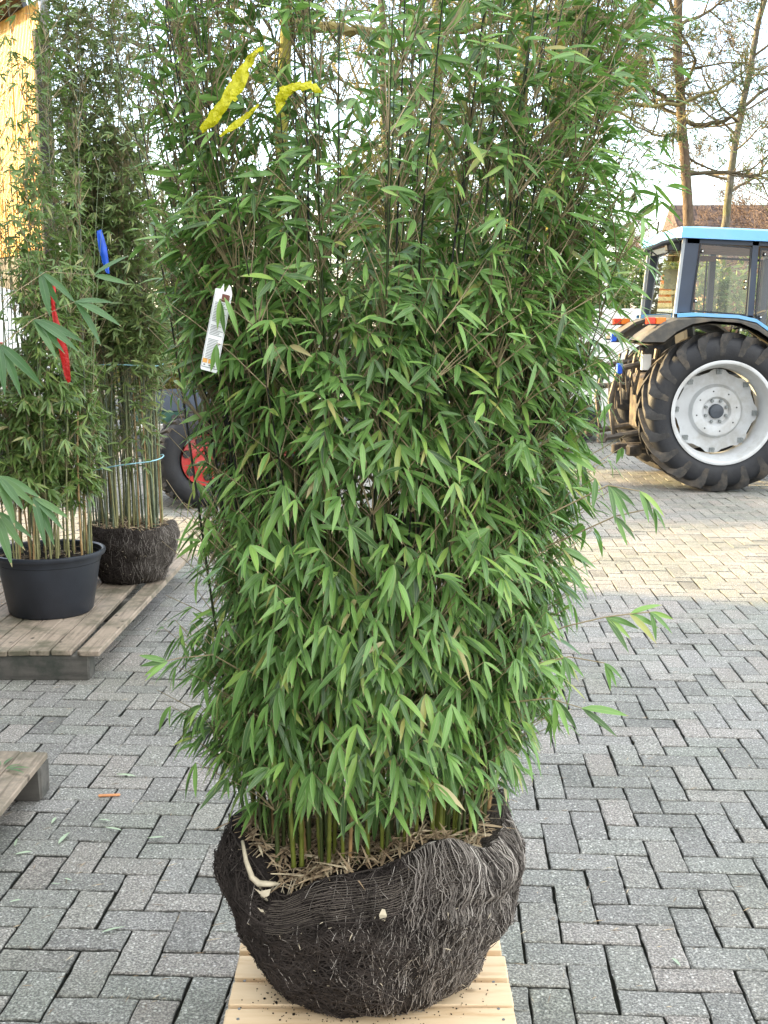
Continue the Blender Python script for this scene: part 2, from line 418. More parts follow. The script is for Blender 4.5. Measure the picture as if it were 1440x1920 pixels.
def norm(a): return a / np.maximum(np.linalg.norm(a, axis=-1, keepdims=True), 1e-9)
def leaves_mesh(name, P, D, N, L, W, material, parent, droop=.25, nsec=6, loc=(0, 0, 0)):
    P = np.array(P, float); D = norm(np.array(D, float)); N = np.array(N, float); L = np.array(L, float); W = np.array(W, float)
    n = len(P)
    N = norm(N - D * (N * D).sum(1, keepdims=True)); S = np.cross(D, N)
    t = np.linspace(0, 1, nsec); prof = {6: [.10, .80, 1.0, .88, .55, .02], 5: [.15, .95, 1.0, .65, .02], 4: [.15, 1.0, .8, .02]}[nsec]
    fold = .16
    V = np.zeros((n, nsec, 3, 3)); rs = np.random.RandomState(n)
    dr = droop * (0.3 + 1.2 * rs.rand(n)); tw = rs.uniform(-.35, .35, n)
    for i in range(nsec):
        c = P + D * (L * t[i])[:, None] - N * (L * dr * t[i] ** 2 * .5)[:, None] + np.array([0, 0, -1.0]) * (L * dr * t[i] ** 2 * .35)[:, None]
        a = (tw * t[i])[:, None]; Si = S * np.cos(a) + N * np.sin(a); Ni = N * np.cos(a) - S * np.sin(a)
        w = (W * .5 * prof[i])[:, None]
        V[:, i, 0] = c - Si * w + Ni * w * fold * 2; V[:, i, 1] = c; V[:, i, 2] = c + Si * w + Ni * w * fold * 2
    k = nsec * 3; q = []
    for i in range(nsec - 1):
        for j in range(2): q.append((i * 3 + j, i * 3 + j + 1, i * 3 + 3 + j + 1, i * 3 + 3 + j))
    Q = (np.array(q)[None] + (np.arange(n) * k)[:, None, None]).reshape(-1, 4)
    uv = np.zeros((nsec, 3, 2))
    for i in range(nsec):
        for j in range(3): uv[i, j] = (j / 2, t[i])
    UV = np.tile(uv.reshape(1, k, 2), (n, 1, 1)).reshape(-1, 2)
    return build_np(name, V, Q, material, parent, loc, UV)

# ------------------------------------------------------------------ ground
gm = MB(); gm.v = [(-900, -900, -.014), (900, -900, -.014), (900, 900, -.014), (-900, 900, -.014)]; gm.f = [(0, 1, 2, 3)]
tag(build('ground', gm, MAT['joint'], loc=(0, 0, -.014)), 'dark sand ground under the paved yard', 'ground', kind='structure')

def paving():
    rng = np.random.RandomState(4); a = .1055; g = .0023; rot = R(-3.2)
    ca, sa = math.cos(rot), math.sin(rot)
    V = []; F = []
    for c in range(-150, 190):
        for r in range(-30, 300):
            m = (c - r) % 4
            if m == 0: sx, sy = 2, 1
            elif m == 3: sx, sy = 1, 2
            else: continue
            cx, cy = (c + sx / 2) * a, (r + sy / 2) * a
            X, Y = cx * ca - cy * sa, cx * sa + cy * ca
            if Y < .9 or Y > 30 or abs(X) > 2.0 + Y * .40: continue
            hx, hy = sx * a / 2 - g - rng.rand() * .0012, sy * a / 2 - g - rng.rand() * .0012
            near = Y < 5.0
            ang = rng.normal(0, .008) + rot; cb, sb = math.cos(ang), math.sin(ang)
            dx, dy = rng.normal(0, .0014, 2); dz = rng.normal(0, .0013); tx, ty = rng.normal(0, .006, 2)
            nx, ny = (1, 1) if not near else (sx * 3, sy * 3)
            ring = []
            for i in range(nx): ring.append((-hx + 2 * hx * i / nx, -hy))
            for i in range(ny): ring.append((hx, -hy + 2 * hy * i / ny))
            for i in range(nx): ring.append((hx - 2 * hx * i / nx, hy))
            for i in range(ny): ring.append((-hx, hy - 2 * hy * i / ny))
            k = len(ring); b = len(V)
            for z, ins, j in ((-.03, 0, 0), (-.0038, 0, .0011), (0, .0034, .0013)):
                for (x, y) in ring:
                    x2 = x * (1 - ins / hx); y2 = y * (1 - ins / hy)
                    if near and j: x2 += rng.normal(0, j); y2 += rng.normal(0, j)
                    V.append((X + dx + x2 * cb - y2 * sb, Y + dy + x2 * sb + y2 * cb, z + dz * (z > -.02) + (x2 * tx + y2 * ty) * (z > -.02)))
            for q in range(2):
                for i in range(k):
                    i2 = (i + 1) % k
                    F.append((b + q * k + i, b + q * k + i2, b + q * k + k + i2, b + q * k + k + i))
            F.append(tuple(b + 2 * k + i for i in range(k)))
    mb = MB(); mb.v = V; mb.f = F
    return build('paving', mb, MAT['paver'])
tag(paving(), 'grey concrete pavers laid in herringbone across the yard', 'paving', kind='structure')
# ------------------------------------------------------------------ bamboo
def culm_mesh(pts, r0, r1, nodes):
    # pts: function t -> Vector
    mb = MB(); P = []; Rd = []
    for i, t in enumerate(nodes):
        p = pts(t); r = r1 + (r0 - r1) * (1 - t) ** 1.15
        P += [pts(max(0, t - .004)), p, pts(min(1, t + .004))]; Rd += [r, r * 1.32, r * .98]
    mb.tube(P, Rd, 7); return mb

def bamboo(root, rng, center, z0, base_r, n, hrange, top_fn, culm_mats, leaf, leaf_mat_, twig_mat, node_z, step, twigs, fan, tlen, droop_fn, keep, r0=.0050, nsec=6, culm_name='culm', outw=.4, dens_fn=None, extra=None, twig_r=.0011):
    P, D, N, L, W = [], [], [], [], []
    tw = MB(); cx, cy = center
    for ci in range(n):
        a = rng.uniform(0, 2 * math.pi); q = math.sqrt(rng.uniform(.02, 1))
        if ci % 3 == 0: q = rng.uniform(.85, 1)
        bx, by = cx + math.cos(a) * base_r[0] * q, cy + math.sin(a) * base_r[1] * q
        h = rng.uniform(*hrange) if len(hrange) == 2 else (rng.uniform(hrange[0], hrange[1]) if rng.random() < hrange[3] else rng.uniform(hrange[1], hrange[2]))
        tx, ty = top_fn(bx, by, h, rng)
        bend = rng.uniform(1.15, 1.7); sx, sy = rng.uniform(-.012, .012), rng.uniform(-.012, .012)
        def pt(t, bx=bx, by=by, tx=tx, ty=ty, h=h, bend=bend, sx=sx, sy=sy):
            s = math.sin(t * 6.0)
            return Vector((bx + (tx - bx) * t ** bend + sx * s, by + (ty - by) * t ** bend + sy * s, z0 + h * t))
        mname = rng.choices([m for m, w in culm_mats], [w for m, w in culm_mats])[0]
        nn = [0.0]; z = rng.uniform(.05, .12)
        while z < h: nn.append(z / h); z += rng.uniform(.85, 1.15) * (.10 + .10 * min(1, z / .8))
        nn.append(1.0)
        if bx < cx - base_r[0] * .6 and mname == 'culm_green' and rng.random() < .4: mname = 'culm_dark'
        dead = mname == 'culm_dry'
        if dead: 
            cut = rng.uniform(.25, .75); nn = [x for x in nn if x < cut]
            if len(nn) < 3: nn = [0, .1, .2]
        if culm_mats[0][0] != 'culm_green' and mname == 'culm_dark': mname = 'culm_green'
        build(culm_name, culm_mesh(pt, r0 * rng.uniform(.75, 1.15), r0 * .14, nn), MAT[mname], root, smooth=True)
        if dead: continue
        zz = node_z + rng.uniform(0, step)
        while zz < z0 + h:
            t = (zz - z0) / h; p = pt(t)
            d0 = (pt(min(1, t + .02)) - pt(max(0, t - .02))).normalized()
            out = Vector((p.x - cx, p.y - cy, 0)); 
            if out.length < .02: out = Vector((rng.uniform(-1, 1), rng.uniform(-1, 1), 0))
            out.normalize()
            dens = dens_fn(p) if dens_fn else 1.0
            dens *= max(.25, min(1.6, 1.0 + 1.9 * mnoise.noise(p * 5.5)))
            nt = int(twigs * dens + rng.random())
            for k in range(nt):
                aa = rng.uniform(0, 2 * math.pi)
                rd = Vector((math.cos(aa), math.sin(aa), 0)) + out * outw
                rd.normalize(); sp = rng.uniform(.25, .95)
                td = (d0 + rd * sp).normalized(); ln = rng.uniform(*tlen)
                pts = [p]; cur = p.copy(); dd = td.copy()
                for j in range(3):
                    dd = (dd + Vector((0, 0, -.10 * droop_fn(p.z))) + Vector((rng.gauss(0, .07), rng.gauss(0, .07), 0))).normalized()
                    cur = cur + dd * ln / 3; pts.append(cur.copy())
                if not keep(cur, rng): continue
                tw.tube(pts, [twig_r * 1.5, twig_r * 1.2, twig_r, twig_r * .7], 3, False)
                for fp in ((pts[3], 1.0), (pts[2], .55)) if ln > tlen[0] * 1.6 else ((pts[3], 1.0),):
                    if rng.random() > fp[1]: continue
                    base = fp[0]; dr = droop_fn(base.z)
                    F = (dd * .45 + out * .38 + Vector((rng.gauss(0, .38), rng.gauss(0, .38), rng.gauss(0, .22))) + Vector((0, 0, -dr))).normalized()
                    Nn = (out * .75 + Vector((0, 0, .75)) + Vector((rng.gauss(0, .3), rng.gauss(0, .3), rng.gauss(0, .2))))
                    Nn = (Nn - F * Nn.dot(F)).normalized(); S = F.cross(Nn)
                    m = rng.randint(*fan)
                    for i in range(m):
                        ang = ((i + .5) / m - .5) * rng.uniform(1.0, 1.9) + rng.gauss(0, .12)
                        ld = (F * math.cos(ang) + S * math.sin(ang) + Nn * rng.gauss(-.02, .16)).normalized()
                        l = rng.uniform(*leaf) * max(.78, min(1.15, 1.22 - .22 * (base.z - .6))) * (1 if abs(ang) < .5 else .88)
                        tip = base + ld * l
                        if not keep(tip, rng): continue
                        P.append(base); D.append(ld); N.append(Nn + Vector((rng.gauss(0, .22), rng.gauss(0, .22), rng.gauss(0, .22)))); L.append(l); W.append(l / rng.uniform(5.0, 7.2))
            zz += step * rng.uniform(.7, 1.3)
    if extra:
        for (path, fans) in extra:
            tw.tube(path, [twig_r * 2, *[twig_r * 1.3] * (len(path) - 2), twig_r], 4, False)
            for (b, F, m, l, sprd) in fans:
                F = Vector(F).normalized(); Nn = Vector((.15, -.75, .6)); Nn = (Nn - F * Nn.dot(F)).normalized(); S = F.cross(Nn)
                for i in range(m):
                    ang = ((i + .5) / m - .5) * sprd
                    ld = F * math.cos(ang) + S * math.sin(ang) + Nn * rng.gauss(0, .12)
                    P.append(Vector(b)); D.append(ld); N.append(Nn + Vector((rng.gauss(0, .2), 0, rng.gauss(0, .2)))); ll = l * rng.uniform(.85, 1.1); L.append(ll); W.append(ll / rng.uniform(5, 6.2))
    build('twigs', tw, MAT[twig_mat], root, smooth=True)
    leaves_mesh('foliage', [tuple(x) for x in P], [tuple(x) for x in D], [tuple(x) for x in N], L, W, MAT[leaf_mat_], root, .28, nsec)
    print('LEAVES', root.name, len(P))

from mathutils import noise as mnoise
# ---- the large root ball
def ball_surface(cx, cy, zb, rx, ry, ht, seed, features=True):
    rs = np.random.RandomState(seed); ph = rs.uniform(0, 6.28, (8, 3)); fr = rs.randint(2, 9, (8, 2))
    def rim(a):
        z = zb + ht
        if features:
            d = lambda c, w: math.exp(-(((a - R(c) + math.pi) % (2 * math.pi) - math.pi) / R(w)) ** 2)
            z += -.075 * d(-128, 17) + .075 * d(-60, 17) + .055 * d(5, 22) + .03 * d(185, 18) - .012 * d(-95, 14)
        return z + .008 * math.sin(3 * a + 1) + .006 * math.sin(7 * a)
    def S(a, s, off=0.0):
        # a angle, s 0 bottom .. 1 rim
        prof = .55 + .45 * min(1, s / .74) ** .52 if s < .74 else 1.0 - .10 * ((s - .74) / .26) ** 2
        wob = sum(math.sin(fr[i, 0] * a + ph[i, 0]) * math.sin(fr[i, 1] * s * 2.2 + ph[i, 1]) for i in range(8)) * .010
        if features:
            d = lambda c, w: math.exp(-(((a - R(c) + math.pi) % (2 * math.pi) - math.pi) / R(w)) ** 2)
            wob += .075 * d(-52, 22) * math.exp(-((s - .86) / .17) ** 2) + .05 * d(-8, 22) * math.exp(-((s - .62) / .2) ** 2)
            wob += -.045 * d(-45, 30) * math.exp(-((s - .70) / .045) ** 2) + .03 * d(-25, 30) * math.exp(-((s - .4) / .12) ** 2)
            fold = max(0, d(-40, 48)); wob += .010 * fold * math.sin(a * 46 + 3 * math.sin(s * 9)) * min(1, s * 2)
            wob += -.05 * d(180, 40) * (1 - s)
        k = prof + wob
        q = Vector((math.cos(a) * 3.2 + seed, math.sin(a) * 3.2, s * 3.4)); k += .030 * mnoise.noise(q * 2.0) + .018 * mnoise.noise(q * 5.5)
        z = zb + (rim(a) - zb) * s
        return Vector((cx + math.cos(a) * (rx * k + off), cy + math.sin(a) * (ry * k + off), z))
    return S, rim
def root_ball(root, S, rim, cx, cy, na, ns, seed, litter_n, fib, name='root_ball', soil_drop=.035, roots=60):
    rng = random.Random(seed); mb = MB(); rings = []
    for i in range(ns + 1):
        s = i / ns; ring = []
        for k in range(na):
            p = S(2 * math.pi * k / na, s); q = rng.gauss(0, .0026)
            ring.append((p.x + q * math.cos(2 * math.pi * k / na), p.y + q * math.sin(2 * math.pi * k / na), p.z + rng.gauss(0, .0016)))
        rings.append(ring)
    for j, f in enumerate((.955, .9, .6, .3, .02)):          # lip then soil surface
        ring = []
        for k in range(na):
            a = 2 * math.pi * k / na; p = S(a, 1.0)
            zz = p.z + (.004, -.004, -.012, -.006, -.006)[j]
            if f < .85: zz = (zz * (f / .9) + (1 - f / .9) * (S(-1.57, 1).z + .0)) + rng.gauss(0, .004)
            ring.append((cx + (p.x - cx) * f, cy + (p.y - cy) * f, zz))
        rings.append(ring)
    mb.quad_strip(rings, True, True, True)
    rb = build(name, mb, MAT['ball'], root, smooth=True)
    fd, fp, rt = MB(), MB(), MB()
    for i in range(fib):
        right = rng.random()
        a = R(rng.uniform(-185, 40)); s = rng.uniform(.04, .98) ** .85
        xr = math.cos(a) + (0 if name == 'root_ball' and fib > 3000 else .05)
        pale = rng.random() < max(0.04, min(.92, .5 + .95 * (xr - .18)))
        n = rng.randint(4, 7); ln = rng.uniform(.05, .16)
        if pale: da, ds = rng.gauss(.12, .20) , rng.choice((-1, 1)) * rng.uniform(.5, 1.0)
        else: da, ds = rng.choice((-1, 1)) * rng.uniform(.4, 1), rng.gauss(0, .6)
        cur = rng.gauss(0, .35); path = []; of = rng.uniform(.001, .006)
        for j in range(n):
            path.append(S(a, min(1.02, max(0.01, s)), of + (.008 * rng.random() if j in (0, n - 1) else .001 * rng.random())))
            st = ln / n
            a += da * st / .33; s += ds * st / .38
            da += cur * .25; ds += rng.gauss(0, .12); cur += rng.gauss(0, .15)
        (fp if pale else fd).tube(path, rng.uniform(.0004, .0009) if pale else rng.uniform(.0006, .0013), 3, False)
    for i in range(roots):
        a = R(rng.uniform(-180, 0)); s = rng.uniform(.08, .8); p = S(a, s, .003)
        d = Vector((rng.gauss(0, 1), rng.gauss(-.3, .4), rng.gauss(.2, .8))).normalized() * rng.uniform(.005, .02)
        rt.tube([p, p + d * .6 + Vector((0, -.002, .002)), p + d], [.0011, .0011, .0004], 4)
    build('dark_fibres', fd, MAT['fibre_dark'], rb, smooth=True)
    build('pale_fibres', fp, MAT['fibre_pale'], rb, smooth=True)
    tag(build('root_tips', rt, MAT['root'], rb, smooth=True), kind='stuff')
    # dry litter on top
    lt = MB()
    for i in range(litter_n):
        a = rng.uniform(0, 2 * math.pi); q = math.sqrt(rng.random()) * .90; p = S(a, 1.0)
        x, y = cx + (p.x - cx) * q, cy + (p.y - cy) * q
        z = (p.z - .006) * q + (1 - q) * (S(-1.57, 1).z - .004) + rng.uniform(.0, .022)
        l = rng.uniform(.010, .040) * (1.9 if rng.random() < .12 else 1); w = rng.uniform(.0010, .0045)
        b = rng.uniform(0, math.pi); el = rng.gauss(.08, .25)
        d = Vector((math.cos(b) * math.cos(el), math.sin(b) * math.cos(el), math.sin(el))); s_ = Vector((-math.sin(b), math.cos(b), rng.gauss(0, .4))).normalized() * w
        c = Vector((x, y, z)); up = Vector((0, 0, rng.uniform(.001, .006)))
        kk = .9 if w < .002 else .25; lt.quad_strip([[c - d * l, c - d * l + s_ * kk + up * .3], [c - d * l * .3 - s_ * .5 + up, c - d * l * .3 + s_ + up * .6], [c + d * l * .4 - s_ * .4 + up * .8, c + d * l * .4 + s_ + up], [c + d * l, c + d * l + s_ * kk * .4]], False)
    tag(build('dry_litter', lt, MAT['litter'], root), kind='stuff')
    return rb

rng = random.Random(11)
BC = (-.038, 2.42)
main = thing('bamboo_plant', 'tall dense green bamboo with a netted root ball on the pale pallet in front', 'bamboo plant', (BC[0], BC[1], .144))
S, rim = ball_surface(BC[0], BC[1], .144, .335, .252, .365, 3)
rb = root_ball(main, S, rim, BC[0], BC[1], 300, 64, 5, 2600, 5200)
# folded net edge, tie cords and the torn white root at the left dip
nt = MB()
for i in range(18):
    path = []
    for j in range(15):
        a = R(-128 + 75 * j / 14 + rng.gauss(0, .5)); path.append(S(a, .985 - i * .012 + .010 * math.sin(j * .5 + i * .25) + rng.gauss(0, .003), .0065 + .002 * rng.random()))
    nt.tube(path, .0007, 3, False)
for i in range(0):
    a0 = -124 + 64 * i / 45; path = [S(R(a0 + rng.gauss(0, .3)), .97 - .03 * j, .0065) for j in range(9)]
    nt.tube(path, .0005, 3, False)
build('net_threads', nt, MAT['fibre_mid'], rb, smooth=True); nt = MB()
for i in range(95):
    a0 = -74 + 66 * i / 94; path = [S(R(a0 + 1.3 * math.sin(j * .5 + i * .2) + rng.gauss(0, .5)), 1.02 - .032 * j, .008 + .004 * math.sin(i * .9)) for j in range(13)]
    nt.tube(path, rng.uniform(.0007, .0015), 3, False)
build('net_drape', nt, MAT['fibre_pale'], rb, smooth=True)
cd = MB(); cd.tube([S(R(-150 + 150 * j / 30), .80 + .03 * math.sin(j * .4), .009) for j in range(31)], .0013, 4)
build('tie_cord', cd, MAT['fibre_dark'], rb, smooth=True)
wr = MB(); q = S(R(-132), .93, .004)
wr.tube([q + Vector((-.02, .10, .075)), q + Vector((-.018, .055, .04)), q + Vector((-.005, .02, .012)), q + Vector((.018, .005, .002))], [.004, .0065, .008, .004], 6)
for i in range(9): wr.tube([q + Vector((rng.uniform(-.01, .05), .01, .0)), q + Vector((rng.uniform(0, .07), .02, rng.uniform(.02, .05)))], [.0018, .0008], 4)
wr.quad_strip([[q + Vector((-.012, -.006, -.004)), q + Vector((.004, -.008, -.024))], [q + Vector((.012, -.008, -.012)), q + Vector((.016, -.010, -.026))], [q + Vector((.034, -.006, -.012)), q + Vector((.030, -.008, -.024))]], False)
wr.tube([(-.302, 2.30, .535), (-.290, 2.262, .508), (-.277, 2.252, .476), (-.262, 2.245, .466), (-.238, 2.243, .466), (-.222, 2.25, .463)], [.0035, .0050, .0065, .0075, .006, .003], 6)
wr.quad_strip([[(-.273, 2.236, .462), (-.262, 2.234, .452)], [(-.258, 2.232, .456), (-.250, 2.230, .442)], [(-.236, 2.236, .459), (-.240, 2.232, .446)]], False)
build('torn_root', wr, MAT['root'], rb, smooth=True)
fl = MB(); q = S(R(-84), .80, .011)
fl.quad_strip([[q + Vector((-.007, 0, -.012)), q + Vector((.004, 0, -.016))], [q + Vector((-.008, -.003, 0)), q + Vector((.008, -.003, -.002))], [q + Vector((-.002, 0, .011)), q + Vector((.004, 0, .010))]], False)
build('leaf_flake', fl, MAT['root'], rb)

ENV = [(.50, -.26, .22), (.58, -.33, .26), (.66, -.40, .31), (.75, -.465, .40), (.83, -.48, .41), (.98, -.445, .385), (1.12, -.405, .43), (1.32, -.39, .46), (1.51, -.395, .495), (1.78, -.45, .575), (2.02, -.47, .605), (2.21, -.45, .62), (2.6, -.42, .64), (3.2, -.3, .5)]
def env(z):
    for (a, l0, r0), (b, l1, r1) in zip(ENV, ENV[1:]):
        if z <= b: 
            f = max(0, (z - a) / (b - a)); return l0 + (l1 - l0) * f, r0 + (r1 - r0) * f
    return ENV[-1][1:]
CLEAR = [((-.315, -.20), (1.93, 2.08)), ((-.19, -.105), (1.975, 2.03)), ((-.33, -.26), (1.52, 1.69))]
def keep_main(p, rng):
    l, r = env(p.z); e = rng.gauss(0, .035); f = p.y / 2.25; l *= f; r *= f
    if p.x < l + e or p.x > r + e or p.z < .50 + .05 * rng.random(): return False
    if p.y < 2.0 + .07 * rng.random() or p.y > 3.0: return False
    if p.x < -.31 and 1.0 < p.z < 1.5 and rng.random() > .62: return False
    if p.x > .43 and p.z > 1.35 and rng.random() > .78: return False
    for (x0, x1), (z0, z1) in CLEAR:
        if p.y < 2.09 and x0 - .01 < p.x < x1 + .01 and z0 - .01 < p.z < z1 + .012: return rng.random() < (.35 if z0 < 1.6 else .25)
    return True
def top_main(bx, by, h, rng):
    k = 1.48 + .30 * h
    return BC[0] + .055 + (bx - BC[0]) * k + rng.gauss(0, .045), BC[1] + (by - BC[1]) * (k + .35) + rng.gauss(0, .05)
def droop_main(z): return max(.22, min(.95, 1.25 - (z - .55) * .62))
def dens_main(p):
    d = 1.0 if p.z < 1.55 else max(.60, 1.0 - (p.z - 1.55) * .65)
    if p.z < .75: d *= .75
    return d
sprigs = [
    ([(-.27, 2.30, 1.62), (-.27, 2.10, 1.66), (-.285, 2.024, 1.665)], [((-.285, 2.024, 1.665), (0, -.05, -1), 2, .055, .5), ((-.278, 2.03, 1.668), (.45, -.05, -.8), 1, .06, .1)]),
    ([(-.27, 2.30, 1.55), (-.28, 2.10, 1.585), (-.292, 2.024, 1.588)], [((-.292, 2.024, 1.588), (-.12, -.05, -1), 2, .052, .55)]),
    ([(.30, 2.25, .99), (.36, 2.21, 1.03), (.437, 2.20, 1.052), (.484, 2.20, 1.058), (.525, 2.20, 1.062)],
     [((.437, 2.20, 1.052), (.5, 0, -.35), 3, .075, 1.2), ((.484, 2.20, 1.058), (.6, -.05, -.15), 3, .075, 1.9), ((.525, 2.20, 1.062), (.5, 0, -.5), 3, .06, 1.7)]),
    ([(.30, 2.30, 1.16), (.408, 2.25, 1.221), (.459, 2.25, 1.245), (.535, 2.25, 1.262)],
     [((.459, 2.25, 1.245), (.5, -.1, -.6), 2, .06, .9), ((.535, 2.25, 1.262), (.45, -.1, -.75), 2, .06, .8)]),
    ([(.26, 2.25, .86), (.33, 2.20, .885), (.39, 2.17, .875)], [((.34, 2.19, .885), (.35, -.1, -.8), 3, .07, 1.0), ((.39, 2.17, .875), (.8, -.1, -.3), 2, .085, 1.1)]),
    ([(-.28, 2.25, .92), (-.34, 2.20, .975), (-.40, 2.16, .98), (-.43, 2.15, .975)], [((-.42, 2.15, .975), (-.9, -.1, -.15), 4, .058, 1.3), ((-.38, 2.16, .98), (-.2, -.2, .6), 1, .04, .3)]),
    ([(.26, 2.25, .93), (.37, 2.22, .965), (.44, 2.21, .955)], [((.36, 2.22, .965), (.3, -.1, -.8), 4, .06, 1.3), ((.44, 2.21, .955), (.55, -.1, -.7), 3, .055, .9)]),
    ([(.33, 2.25, 1.25), (.44, 2.23, 1.31), (.50, 2.22, 1.30)], [((.44, 2.23, 1.31), (.5, -.2, -.7), 4, .075, 1.3), ((.50, 2.22, 1.30), (.5, -.2, -.7), 3, .065, 1.0)]),
]
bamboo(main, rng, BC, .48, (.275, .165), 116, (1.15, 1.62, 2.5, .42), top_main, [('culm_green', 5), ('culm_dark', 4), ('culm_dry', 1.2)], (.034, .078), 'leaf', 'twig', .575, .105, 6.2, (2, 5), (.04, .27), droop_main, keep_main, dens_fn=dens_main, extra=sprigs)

# ---- tied bamboo with root ball at the back left
rng = random.Random(23)
B2 = (-1.50, 6.60)
b2 = thing('bamboo_plant', 'tall narrow bamboo tied with blue twine, its dark root ball standing behind the black pot', 'bamboo plant', (B2[0], B2[1], .144))
S2, rim2 = ball_surface(B2[0] + .02, B2[1], .144, .275, .26, .33, 9, False)
root_ball(b2, S2, rim2, B2[0] + .02, B2[1], 110, 26, 8, 500, 1500, roots=25)
def keep2(p, rng):
    if p.z < 1.35: return abs(p.x - B2[0]) < .26 and abs(p.y - B2[1]) < .3 and (rng.random() < .5 + .5 * max(0, (p.z - .9)))
    return p.x < -1.16 + rng.gauss(0, .02) and p.x > -1.86 + rng.gauss(0, .05)
def top2(bx, by, h, rng):
    return B2[0] + (bx - B2[0]) * 1.5 + rng.gauss(-.10, .14), B2[1] + (by - B2[1]) * 1.5 + rng.gauss(0, .12)
bamboo(b2, rng, B2, .44, (.205, .17), 66, (2.5, 3.4), top2, [('culm_grey', 4), ('culm_pale', 3), ('culm_dry', .5)], (.055, .095), 'leaf_far', 'twig', .75, .13, 5.6, (3, 5), (.08, .28), lambda z: .28, keep2, r0=.0062, nsec=4, dens_fn=lambda p: .35 if p.z < 1.35 else (1.15 if p.z < 2.6 else .8), twig_r=.0010)
def twine_loop(z, rx, ry, tilt, lab):
    tw = MB(); tw.tube([(B2[0] + .0 + math.cos(a) * rx, B2[1] + math.sin(a) * ry, z + tilt * math.cos(a) + .006 * math.sin(3 * a)) for a in np.linspace(0, 2 * math.pi, 40)], .004, 5)
    tag(build('twine', tw, MAT['twine'], loc=(B2[0], B2[1], z), smooth=True), lab, 'twine', 'blue twines round the narrow bamboo')
twine_loop(1.40, .235, .20, .0, 'upper pale blue twine tied round the narrow bamboo stems'); twine_loop(.835, .222, .19, .035, 'lower slanting pale blue twine tied round the narrow bamboo stems')

# ---- potted bamboo in front of it
rng = random.Random(31)
B1 = (-1.745, 5.86)
b1 = thing('bamboo_plant', 'bushy bamboo with small leaves growing in a black plastic pot', 'bamboo plant', (B1[0], B1[1], .144))
pm = MB(); n = 64
pm.lathe([(.0, .004), (.205, .0), (.215, .012), (.262, .285), (.262, .300), (.284, .302), (.289, .312), (.287, .325), (.278, .328), (.268, .322), (.262, .27)], (B1[0], B1[1], .144), n=n)
pp = build('pot', pm, MAT['pot'], b1, autosmooth=40)
sm = MB(); sm.lathe([(.2615, .268), (.2, .285), (.1, .29), (.001, .29)], (B1[0], B1[1], .144), n=40); build('soil', sm, MAT['soil'], b1, smooth=True)
lt = MB()
for i in range(160):
    a = rng.uniform(0, 6.28); q = .25 * math.sqrt(rng.random()); l = rng.uniform(.01, .035); b = rng.uniform(0, 3.14)
    c = Vector((B1[0] + q * math.cos(a), B1[1] + q * math.sin(a), .436 + rng.uniform(0, .014))); d = Vector((math.cos(b), math.sin(b), rng.gauss(0, .25))); s_ = Vector((-math.sin(b), math.cos(b), .2)) * .003
    lt.quad_strip([[c - d * l, c - d * l + s_], [c + d * l, c + d * l + s_]], False)
tag(build('dry_litter', lt, MAT['litter'], b1), kind='stuff')
def keep1(p, rng): return p.x < -1.46 + rng.gauss(0, .02) + (.03 if p.z < 1.2 else 0) and p.x > (-2.5 if p.z < 1.5 else -1.82 + rng.gauss(0, .04)) and p.y > 5.45 and (p.z > .62 or rng.random() < .25)
def top1(bx, by, h, rng): return B1[0] + (bx - B1[0]) * 1.15 + rng.gauss(.0, .07), B1[1] + (by - B1[1]) * 1.2 + rng.gauss(0, .07)
bamboo(b1, rng, B1, .43, (.23, .21), 54, (1.3, 2.0, 2.9, .5), top1, [('culm_pale', 5), ('culm_grey', 2), ('culm_dry', 1)], (.05, .095), 'leaf_pot', 'twig', .66, .13, 5.0, (3, 5), (.05, .2), lambda z: .5, keep1, r0=.0055, nsec=4, dens_fn=lambda p: 1.0 if p.z < 1.9 else .8, twig_r=.0014)

# ---- broad-leaved bamboo at the left edge, mostly outside the frame
rng = random.Random(41)
B3 = (-1.68, 3.40)
b3 = thing('bamboo_plant', 'broad leaved bamboo reaching into view at the left edge in front of the potted one', 'bamboo plant', (B3[0], B3[1], .144))
pm = MB(); pm.lathe([(.0, .004), (.165, .0), (.175, .012), (.215, .265), (.233, .27), (.235, .285), (.226, .29), (.215, .25)], (B3[0], B3[1], .144), n=48)
build('pot', pm, MAT['pot'], b3, autosmooth=40)
sm = MB(); sm.lathe([(.214, .25), (.1, .26), (.001, .262)], (B3[0], B3[1], .144), n=32); build('soil', sm, MAT['soil'], b3, smooth=True)
ex = []
for path, fans in [
    ([(-1.5, 3.58, 1.2), (-1.33, 3.88, 1.52), (-1.2, 3.98, 1.64), (-1.06, 4.00, 1.70)], [((-1.2, 3.98, 1.64), (.75, 0, -.55), 4, .17, 1.0), ((-1.06, 4.00, 1.70), (.7, .1, -.25), 3, .15, 1.5), ((-1.3, 3.91, 1.56), (.4, -.1, -.7), 3, .17, 1.1)]),
    ([(-1.5, 3.68, 1.3), (-1.35, 3.88, 1.65), (-1.15, 3.98, 1.80), (-.99, 4.03, 1.79)], [((-1.0, 4.03, 1.79), (.6, 0, .15), 2, .13, 1.9), ((-1.17, 3.98, 1.8), (.5, 0, -.7), 3, .15, 1.2)]),
    ([(-1.5, 3.63, .9), (-1.4, 3.73, 1.1), (-1.3, 3.83, 1.12), (-1.2, 3.88, 1.04)], [((-1.3, 3.83, 1.12), (.7, -.1, -.6), 4, .16, 1.2), ((-1.2, 3.88, 1.04), (.6, -.1, -.75), 4, .15, 1.1), ((-1.36, 3.78, 1.1), (.3, -.2, -.8), 3, .16, .9)]),
    ([(-1.5, 3.63, .8), (-1.4, 3.78, .98), (-1.32, 3.83, 1.0)], [((-1.32, 3.83, 1.0), (.5, -.2, -.7), 4, .17, 1.5)])]:
    ex.append((path, fans))
